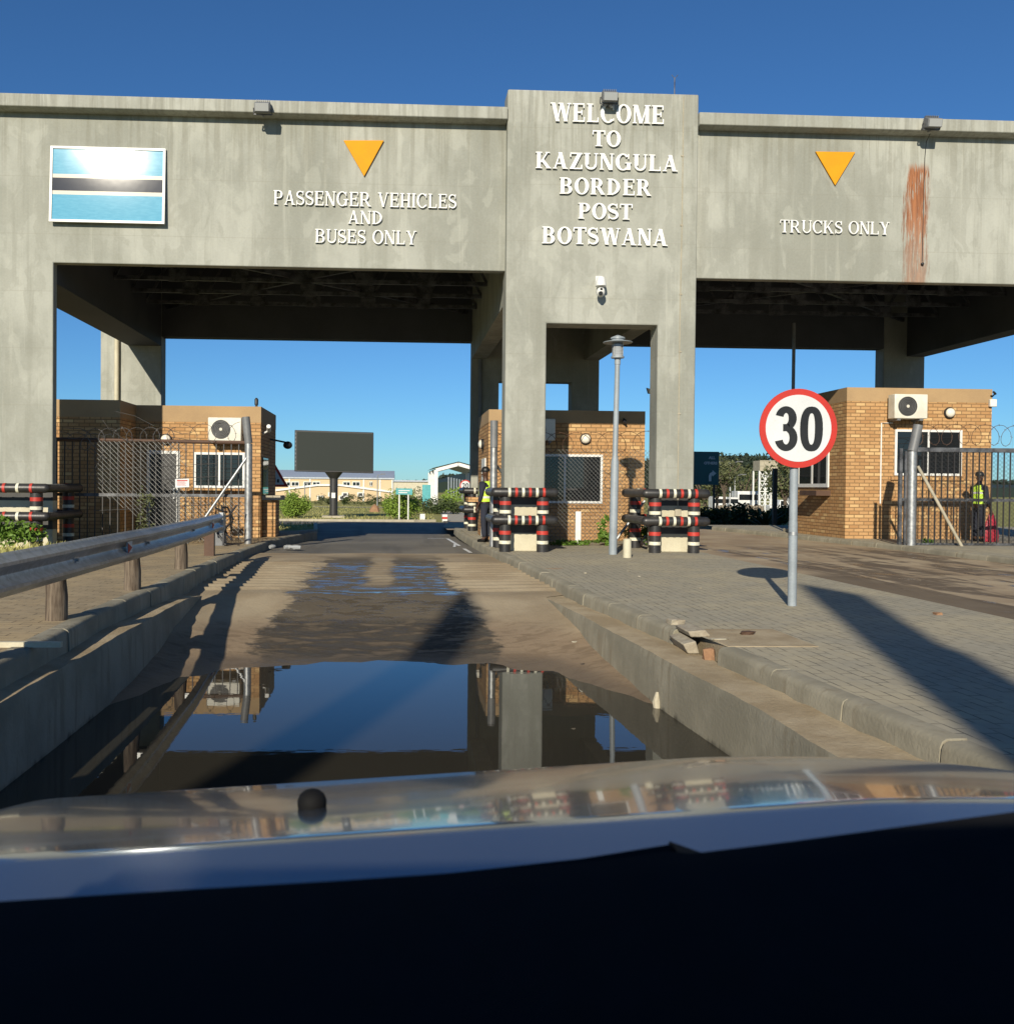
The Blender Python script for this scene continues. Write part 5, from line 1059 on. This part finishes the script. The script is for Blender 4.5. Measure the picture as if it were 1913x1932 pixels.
for k, (u, v, Y) in enumerate(((797,983,54),(839,985,53))):
    p = at(u, v, Y); mb = MB(); mb.mat(0).box((p.x-.14,Y-.12,zfar(Y)),(p.x+.14,Y+.12,zfar(Y)+.42)).mat(k).box((p.x-.146,Y-.126,zfar(Y)+.16),(p.x+.146,Y+.126,zfar(Y)+.29)); tag(mb.build('marker_stone', [M['white'], M['signr']]), ['white marker stone at the grass edge near the teal sign','white and red marker stone by the footpath end'][k], 'marker')
# white portal frames
Y = 100; pg = thing('portal_canopy', 'white steel portal canopy over the road beside the dark hills', 'canopy', (at(850,950,Y).x, Y, zfar(Y)))
xa, xb = at(822,930,Y).x, at(948,930,Y).x; ze = at(822,887,Y).z; zr = at(885,876,Y).z; xm_ = at(864,930,Y).x; xb = xm_+(xm_-xa)
for k, yy in enumerate((Y, Y+9, Y+18)):
    mb = MB(); pth = [(xa,yy,zfar(yy)-.2),(xa,yy,ze),(xm_,yy,zr),(xb,yy,ze),(xb,yy,zfar(yy)-.2)]
    for p, q in zip(pth, pth[1:]): mb.bar(p, q, .42, .36, (0,1,0) if abs(Vector(q)[2]-Vector(p)[2]) > 2 else (0,0,1))
    mb.build('portal_frame', M['white'], pg)
mb = MB(); mb.grid([[(xa-.3,yy,ze+.25),(xm_,yy,zr+.28),(xb+.3,yy,ze+.25)] for yy in (Y-.4,Y+18.4)]); mb.build('roof', M['froof'], pg)
MB().box((xa-1.4,Y+1,zfar(Y)),(xa-.5,Y+1.2,zfar(Y)+2.6)).build('panel', M['teal2'], pg)
for k in range(9): p = at(846+k*5.2, 935, 125+k*3); tag(MB().cyl((p.x,125+k*3,zfar(140)-.2),(p.x,125+k*3,at(850,900+k*1.0,125+k*3).z),.1,6).build('fence_post', M['polegrey']), 'pale slim post in the row under the white portal', 'post', 'slim posts under the portal')
for k, (u, Y, s_) in enumerate(((855,88,1.6),(848,95,1.3),(770,140,1.7),(784,150,2.0))):
    p = at(u, 940, Y); tree('shrub', 'yellow green bush under the white portal' if k < 2 else 'dark round shrub between warehouse and teal sign', 'shrub', (p.x,Y,zfar(Y)), (s_,s_,s_*.8), 500, .16, 'leaf' if k < 2 else 'leafd', 0, 90+k, 'bushes near the portal')
Y = 54; p = at(878,920,Y); t = thing('speed_limit_sign', 'small distant round red-bordered sign reading 20 by the rear barrier', 'road sign', (p.x,Y,zfar(Y))); cz = at(878,916,Y).z
MB().cyl((p.x,Y,zfar(Y)-.1),(p.x,Y,cz+.2),.035,8).build('pole', M['galv'], t); MB().cyl((p.x,Y-.03,cz),(p.x,Y-.04,cz),.33,32).build('disc', M['signr'], t); MB().cyl((p.x,Y-.041,cz),(p.x,Y-.045,cz),.265,32).build('disc_face', M['signw'], t)
sans('20', M['signk'], t, .38, p.x, cz-.13, Y-.049, .008, 'number')
Y = 36.5; p = at(525,905,Y); t = thing('warning_sign', 'triangular red-bordered warning sign behind the left gatehouse edge', 'road sign', (p.x-.1,Y,zfar(Y))); c0 = Vector((at(517,905,Y).x, Y, at(517,903,Y).z)); w_ = .56
MB().cyl((c0.x,Y+.03,zfar(Y)-.1),(c0.x,Y+.03,c0.z),.04,8).build('pole', M['galv'], t)
MB().xz([(c0.x-w_,c0.z-.32),(c0.x+w_,c0.z-.32),(c0.x,c0.z+.64)], Y-.02, Y).build('border', M['signr'], t); MB().xz([(c0.x-w_*.72,c0.z-.23),(c0.x+w_*.72,c0.z-.23),(c0.x,c0.z+.44)], Y-.026, Y-.021).build('sign_face', M['signw'], t)
MB().box((c0.x+.12,Y-.031,c0.z-.15),(c0.x+.2,Y-.027,c0.z-.02)).box((c0.x+.0,Y-.031,c0.z-.12),(c0.x+.07,Y-.027,c0.z+.04)).build('symbol', M['signk'], t)
# ================================================================== BACKGROUND, TRUCK SIDE
Y = 40; a = at(1240,851,Y); b = at(1356,915,Y); z0 = zfar(Y); t = thing('direction_sign', 'dark green direction sign reading ALL OTHERS with turn arrow beside the tower', 'sign', ((a.x+b.x)/2,Y,z0))
MB().box((a.x,Y,b.z),(b.x,Y+.05,a.z)).build('board', M['teal'], t, bevel=.01)
for x in (a.x+.5, b.x-.18): MB().cyl((x,Y+.09,z0-.2),(x,Y+.09,a.z-.1),.05,8).build('post', M['dark'], t)
c0 = at(1343,866,Y); sans('ALL', M['signw'], t, .17, c0.x, c0.z, Y-.012, .006, 'lettering'); c0 = at(1343,876,Y); sans('OTHERS', M['signw'], t, .155, c0.x-.06, c0.z, Y-.012, .006, 'lettering')
mb = MB(); k_ = Y/F; q = lambda u, v: (at(u,v,Y).x, at(u,v,Y).z)
mb.xz([q(1337,908),q(1337,898),q(1339,893),q(1344,890),q(1344,887),q(1351,893),q(1344,899),q(1344,896),q(1342,898),q(1341.5,908)], Y-.016, Y-.004); mb.build('arrow', M['signw'], t, smooth=False)
# white double post on its block, dark masts
Y = 27.5; z0 = -.02; p = at(1505,1005,Y); t = thing('boom_post', 'two white posts on a concrete block behind the speed sign', 'post', (p.x,Y,z0)); x0 = at(1486,1005,Y).x; x1 = at(1524,1005,Y).x
MB().box((x0,Y-.35,z0-.1),(x1,Y+.35,at(1505,1000,Y).z+.04)).build('block', M['concb'], t, bevel=.02)
for u, w in ((1496,.035),(1513,.055)): x = at(u,950,Y).x; MB().box((x-w,Y-w,z0+.25),(x+w,Y+w,at(u,886,Y).z)).lathe((x,Y,z0+.25), [(w*2.6,0),(w*1.2,.14)], 8).build('upright', M['white'], t)
Y = 26.5; p = at(1494,900,Y); t = thing('steel_mast', 'tall thin dark mast rising behind the speed sign', 'mast', (p.x,Y,-.02)); MB().box((p.x-.036,Y-.036,-.05),(p.x+.036,Y+.036,at(1492,609,Y).z)).build('shaft', M['grey'], t); MB().box((p.x-.12,Y-.12,-.05),(p.x+.12,Y+.12,.05)).build('foot', M['steel'], t)
Y = 33; p = at(1462,900,Y); t = thing('steel_mast', 'short dark post left of the speed sign pole', 'mast', (p.x,Y,-.1)); MB().box((p.x-.07,Y-.07,-.2),(p.x+.07,Y+.07,at(1462,884,Y).z)).build('shaft', M['dark'], t); MB().box((p.x-.2,Y-.2,-.2),(p.x+.2,Y+.2,-.03)).build('foot', M['dark'], t)
p = at(1224,738,29.4); t = thing('floodlight', 'small floodlight on the rear of the tower right column', 'floodlight', p); MB().prism([p+Vector(q_) for q_ in ((-.10,-.1,.1),(.05,-.1,.06),(.10,-.1,-.1),(-.05,-.1,-.08))], (0,.06,0)).build('housing', M['grey'], t); MB().prism([p+Vector(q_) for q_ in ((-.08,-.108,.08),(.04,-.108,.045),(.08,-.108,-.08),(-.04,-.108,-.06))], (0,.006,0)).build('lens', M['white'], t); MB().bar(p, p+Vector((.6,.1,-.05)), .04).build('bracket', M['dark'], t)
# water tower
Y = 95; z0 = zfar(Y); p = at(1449,920,Y); wt = thing('water_tower', 'white lattice water tower beside the trees', 'water tower', (p.x,Y,z0)); x0, x1 = at(1433,920,Y).x, at(1466,920,Y).x; zt0 = at(1449,888,Y).z; zt1 = at(1449,869,Y).z; w = (x1-x0)
mb = MB().box((x0,Y,zt0),(x1,Y+w,zt1)); 
for k in range(5): xx = x0+w*k/4; mb.bar((xx,Y-.03,zt0),(xx,Y-.03,zt1),.06)
for k in range(3): zz = zt0+(zt1-zt0)*k/2; mb.bar((x0,Y-.035,zz),(x1,Y-.035,zz),.06)
mb.build('tank', M['concb'], wt)
for k in range(4):
    xx = x0+w*k/3; mb = MB()
    for yy in (Y+.1, Y+w-.1): mb.bar((xx,yy,z0-.2),(xx,yy,zt0),.14)
    mb.build('leg', M['white'], wt)
mb = MB()
for j in range(4):
    za, zb_ = z0+(zt0-z0)*j/4, z0+(zt0-z0)*(j+1)/4
    for k in range(3): xa, xb = x0+w*k/3, x0+w*(k+1)/3; mb.bar((xa,Y+.1,za),(xb,Y+.1,zb_),.07).bar((xb,Y+.1,za),(xa,Y+.1,zb_),.07)
    mb.bar((x0,Y+.1,zb_),(x1,Y+.1,zb_),.09)
mb.build('bracing', M['white'], wt)
# hedge shrubs, aloe, trees
for k, (u, Y, s_, lf_) in enumerate(((1335,36,.85,'leafd'),(1392,37,.95,'leafd'),(1362,38,.7,'leafd'),(1415,38,.85,'leafd'),(1480,39,.8,'leafd'),(1465,40,.7,'leafd'),(1530,40,.7,'leafd'))):
    p = at(u, 980, Y); tree('shrub', 'dark leafy hedge shrub along the truck lane kerb', 'shrub', (p.x,Y,-.2), (s_*1.15,s_*.8,s_*.62), 900, .09, lf_, 0, 130+k, 'dark hedge shrubs by the truck lane')
p = at(1443,985,35.6); rg = random.Random(6); mb = MB()
for k in range(34):
    a = rg.uniform(0,6.28); d = Vector((math.cos(a), math.sin(a)*.7, 0)); s_ = Vector((-d.y,d.x,0))*.05; el = rg.uniform(.25,1.25); L = rg.uniform(.8,1.25); b_ = Vector((p.x,35.6,-.1)); m1 = b_+d*L*.5*math.cos(el)+Vector((0,0,L*.55*math.sin(el))); m2 = b_+d*L*math.cos(el)+Vector((0,0,L*.95*math.sin(el)))
    mb.poly([b_-s_*.8,b_+s_*.8,m1+s_,m1-s_]).poly([m1-s_,m1+s_,m2])
tag(mb.build('aloe', M['leafd'], smooth=False, recalc=False), 'spiky dark aloe between the hedge shrubs', 'plant')
for k, (u, Y, s_, tr_, lf_) in enumerate(((1365,75,1.8,2.2,'leafo'),(1480,60,1.6,1.6,'leafo'),(1530,62,1.8,1.5,'leafd'),(1500,70,2.2,1.2,'leafd'),(1352,80,1.6,1.6,'leafo'),(1560,90,2.6,1.2,'leafd'),(1400,160,4.5,.6,'leafo'),(1330,150,4.2,.8,'leafd'),(1425,170,4.0,1,'leafd'))):
    p = at(u, 940, Y); tree('tree', ['feathery olive tree near the tall street lamps','sparse olive tree between water tower and speed sign','dark tree behind the speed sign right edge','broad dark tree behind the boom post','olive tree beside the green direction sign','dark tree beyond the right gatehouse','pale olive tree on the distant rise','dark tree far behind the green sign','dark distant tree left of the water tower'][k], 'tree', (p.x,Y,zfar(Y)), (s_,s_,s_*.85), 1100, .13*max(1,s_/2), lf_, tr_, 170+k, None, 20)
# parked vehicles and stacked boards far off
def vehicle(label, cat, x, y, L, Hh, col, kind):
    z = zfar(y); nm = {'bus':'parked_bus','pickup':'parked_pickup','van':'parked_van'}[kind]; t = thing(nm, label, cat, (x,y,z), 'vehicles parked beyond the truck lane'); W = .9*Hh*.5
    mb = MB(); pts = {'bus': [(-.5,.12),(.5,.12),(.5,.8),(.46,1),(-.5,1)], 'van': [(-.5,.14),(.5,.14),(.5,.5),(.36,.95),(-.5,1)], 'pickup': [(-.5,.2),(.5,.2),(.5,.55),(.25,.6),(.12,1),(-.12,1),(-.16,.6),(-.5,.58)]}[kind]
    mb.prism([(x+a*L,y,z+b*Hh) for a, b in pts], (0,W*2,0)); mb.build('body', col, t, bevel=.05)
    mb = MB(); 
    if kind == 'pickup': mb.prism([(x-.1*L,y-.01,z+.62*Hh),(x+.2*L,y-.01,z+.62*Hh),(x+.1*L,y-.01,z+.93*Hh),(x-.1*L,y-.01,z+.93*Hh)], (0,.02,0))
    else: mb.box((x-.44*L,y-.012,z+.56*Hh),(x+.38*L,y+.01,z+.84*Hh))
    mb.build('window', M['glass'], t)
    for s_ in (-.32,.32): mb = MB(); mb.cyl((x+s_*L,y-.02,z+.17*Hh+.05),(x+s_*L,y+.2,z+.17*Hh+.05),.17*Hh+.05,14); mb.build('wheel', M['dark'], t)
for lab, cat, u, Y, L, Hh, col, kind in (('white bus parked near the foot of the water tower','bus',1414,100,2.6,2.2,M['van'],'bus'),('white pickup parked right of the speed sign pole','pickup',1538,80,3.6,1.6,M['van'],'pickup'),('pale van parked left of the water tower','van',1372,95,3.0,1.6,M['van'],'van'),('white van half hidden beside the gatehouse','van',1526,95,3.5,2.3,M['van'],'van'),('white pickup at the right of the water tower base','pickup',1478,88,2.6,1.3,M['van'],'pickup')):
    vehicle(lab, cat, at(u,945,Y).x, Y, L, Hh, col, kind)
p = at(1395,942,70); t = thing('timber_stack', 'low brown stack of weathered boards beyond the hedge', 'stack', (p.x,70,zfar(70))); mb = MB(); rg = random.Random(44)
for k in range(16): x = p.x-1.6+k*.22; mb.box((x,70,zfar(70)),(x+.17,70.4,zfar(70)+.9+rg.uniform(-.12,.12)))
mb.build('boards', M['grey2'], t)
# ================================================================== THE CAR WE SIT IN
car = thing('car', 'silver car bonnet with dark dashboard in the foreground', 'car', (.17, -.6, -.15))
CX = .17
def hz(x, y):
    if y < 1.042: z = .99 + .07*(y-.95)
    else:
        t_ = y-1.042; z = .9964 - .165*t_ - .075*t_*t_
        if y > 1.66: z -= 2.2*(y-1.66)**1.6
    xx = x-.05; z += .058*xx if xx < .5 else .029 + .02*(xx-.5) - .10*(xx-.5)**2
    e = abs(x-CX)/.90
    return z - (1.2*(e-.86)**1.6 if e > .86 else 0)
def smooth(f, x, y): return sum(f(x, y+d) for d in (-.006,-.003,0,.003,.006))/5
ys_ = [.86+.0125*k for k in range(80)]
xs_ = [CX-.90+1.80*k/64 for k in range(65)]
MB().grid([[(x, y, smooth(hz, x, y)) for x in xs_] for y in ys_]).build('bonnet', M['car'], car)
sx = at(590,1515,1.26).x; mb = MB(); zz = smooth(hz, sx, 1.25); mb.lathe((sx,1.25,zz-.004), [(.016,0),(.019,.005),(.0195,.013),(.0165,.021),(.0105,.026),(.005,.028),(.001,.0285)], 28); mb.build('washer_nozzle', M['leather'], car)
mb = MB(); wp = []
for u, v in ((-40,1704),(300,1682),(640,1662),(960,1640),(1180,1619),(1255,1607),(1305,1611),(1500,1587),(1700,1560),(1960,1526)): p = at(u, v, .62); wp.append(p)
rows_ = [[p+Vector((0,.02,-.03)) for p in wp], wp, [p+Vector((0,-.02,-.004)) for p in wp], [Vector((p.x,.50,1.10+.05*p.x-.01)) for p in wp], [Vector((p.x,.35,1.04+.05*p.x)) for p in wp], [Vector((p.x,.22,.90)) for p in wp], [Vector((p.x,.2,.5)) for p in wp]]
MB().grid(rows_).build('dashboard', M['leather'], car)
cw = MB(); cw.grid([[(x, .66, .93) for x in (-.68,1.02)], [(x, .92, .93) for x in (-.70,1.04)]]); cw.build('cowl', M['dark'], car)
mb = MB(); wq = [at(u, v, .70) for u, v in ((700,1668),(900,1650),(1100,1630),(1265,1606))]
mb.tube([q-Vector((0,0,.004)) for q in wq], [.006,.007,.008,.009], 8); mb.bar(wq[3]+Vector((0,0,-.002)), wq[3]+Vector((.05,.0,-.02)), .02, .012); mb.build('wiper', M['leather'], car)
mb = MB()
for k in range(26): x = -.42+k*.045; mb.bar((x,.40,1.068+.05*x),(x+.02,.46,1.09+.05*x),.006,.006)
mb.build('defroster_vent', M['dark'], car)
# front fenders, nose, cabin shell and wheels (behind and below the view)
for s_ in (-1,1):
    x = CX+s_*.90; mb = MB(); mb.prism([(x,-.2,.20),(x,1.78,.20),(x,1.80,.55),(x,1.70,.72),(x,.9,.84),(x,-.2,.88)], (s_*.02,0,0)); mb.build('front_fender', M['car'], car)
MB().box((CX-.88,1.68,.08),(CX+.88,1.82,.58)).build('bumper', M['dark'], car, bevel=.03)
sh = MB(); prof = [(-.25,.15),(-.25,.95),(-.35,1.60),(-.7,1.68),(-2.2,1.66),(-2.9,1.1),(-3.5,1.0),(-3.55,.15)]
for s_ in (-1,1): sh.prism([(CX+s_*.88,y,z) for y, z in prof], (s_*.02,0,0))
for (a, b), (c, d) in list(zip(prof, prof[1:]))[2:]: sh.prism([(CX-.88,a,b),(CX+.88,a,b),(CX+.88,c,d),(CX-.88,c,d)], (0,0,.015))
sh.build('cabin', M['car'], car)
for s_ in (-1,1):
    for yy in (1.05,-2.6): mb = MB(); mb.cyl((CX+s_*.72,yy,.20),(CX+s_*.92,yy,.20),.34,20); mb.build('wheel', M['dark'], car)
# ================================================================== PYLONS BEHIND THE CAR (their shadows reach the lane)
def pylon(label, pts, yp):
    q = []
    for u, v, z in pts: g_ = gr(u, v, z); t_ = (g_.y-yp)/LDIR.y; w = g_-LDIR*t_; q.append((w.x, w.z))
    return q
q = pylon('', [(1515,1103,0),(1636,1124,0),(1868,1232,0)], -12.0)
x0 = q[0][0]; x1 = x0+.64; zt0, zt1 = q[0][1], q[1][1]; zs = q[2][1]
t = thing('concrete_pylon', 'tall concrete pylon with slanted top standing behind the car on the right', 'pylon', (x0,-12,-.2)); MB().prism([(x0,-12,-.2),(x0+.72,-12,-.2),(x0+.72,-12,zs),(x1-.02,-12,zs+.1),(x1,-12,zt1),(x0,-12,zt0)], (0,.25,0)).build('shaft', M['conc'], t)
q = pylon('', [(886,1120,-.15),(935,1152,-.17),(800,1190,-.25)], -12.0)
x0 = q[0][0]-.04; zt0, zt1 = q[0][1], q[1][1]
t = thing('concrete_pylon', 'tall square concrete pylon standing behind the car on the left', 'pylon', (x0,-12,-.2)); MB().prism([(x0-.02,-12,-.2),(x0+.56,-12,-.2),(x0+.56,-12,zt1),(x0+.02,-12,zt0)], (0,.3,0)).build('shaft', M['conc'], t)
# ================================================================== LIGHT, SKY, CAMERA
w = bpy.data.worlds.new('World'); SC.world = w; w.use_nodes = True; n = w.node_tree.nodes; bg = n['Background']
sky = n.new('ShaderNodeTexSky'); sky.sky_type = 'NISHITA'; sky.sun_disc = False; sky.sun_elevation = SUN_EL; sky.sun_rotation = math.pi+SUN_AZ
sky.air_density = 1.0; sky.dust_density = .15; sky.ozone_density = 3.0; sky.altitude = 900
tint = n.new('ShaderNodeMix'); tint.data_type = 'RGBA'; tint.blend_type = 'MULTIPLY'; tint.inputs[0].default_value = 1; tint.inputs[7].default_value = (.535,.955,1.33,1)
w.node_tree.links.new(sky.outputs[0], tint.inputs[6]); w.node_tree.links.new(tint.outputs[2], bg.inputs[0]); bg.inputs[1].default_value = .058
sl = bpy.data.lights.new('sun', 'SUN'); sl.energy = 5.0; sl.angle = R(.53); sl.color = (1.0,.91,.745)
so = bpy.data.objects.new('sun', sl); COL.objects.link(so); so.rotation_euler = LDIR.to_track_quat('-Z', 'Y').to_euler(); so.location = (-10,-30,30)
cam = bpy.data.cameras.new('camera'); co = bpy.data.objects.new('camera', cam); COL.objects.link(co)
co.matrix_world = Matrix.Translation(EYE) @ Matrix((EX, EY, -FW)).transposed().to_4x4()
cam.sensor_fit = 'HORIZONTAL'; cam.sensor_width = 36; cam.lens = 36*F/IW; cam.shift_x = (IW/2-U0)/IW; cam.shift_y = -(IH/2-V0)/IW
cam.clip_start = .02; cam.clip_end = 6000; cam.dof.use_dof = True; cam.dof.focus_distance = 18; cam.dof.aperture_fstop = 11
SC.camera = co
SC.view_settings.view_transform = 'Standard'; SC.view_settings.look = 'None'; SC.view_settings.gamma = 1; SC.view_settings.use_curve_mapping = False; SC.view_settings.exposure = 0.32
for o in list(bpy.data.objects):
    if '_o' in o: del o['_o']
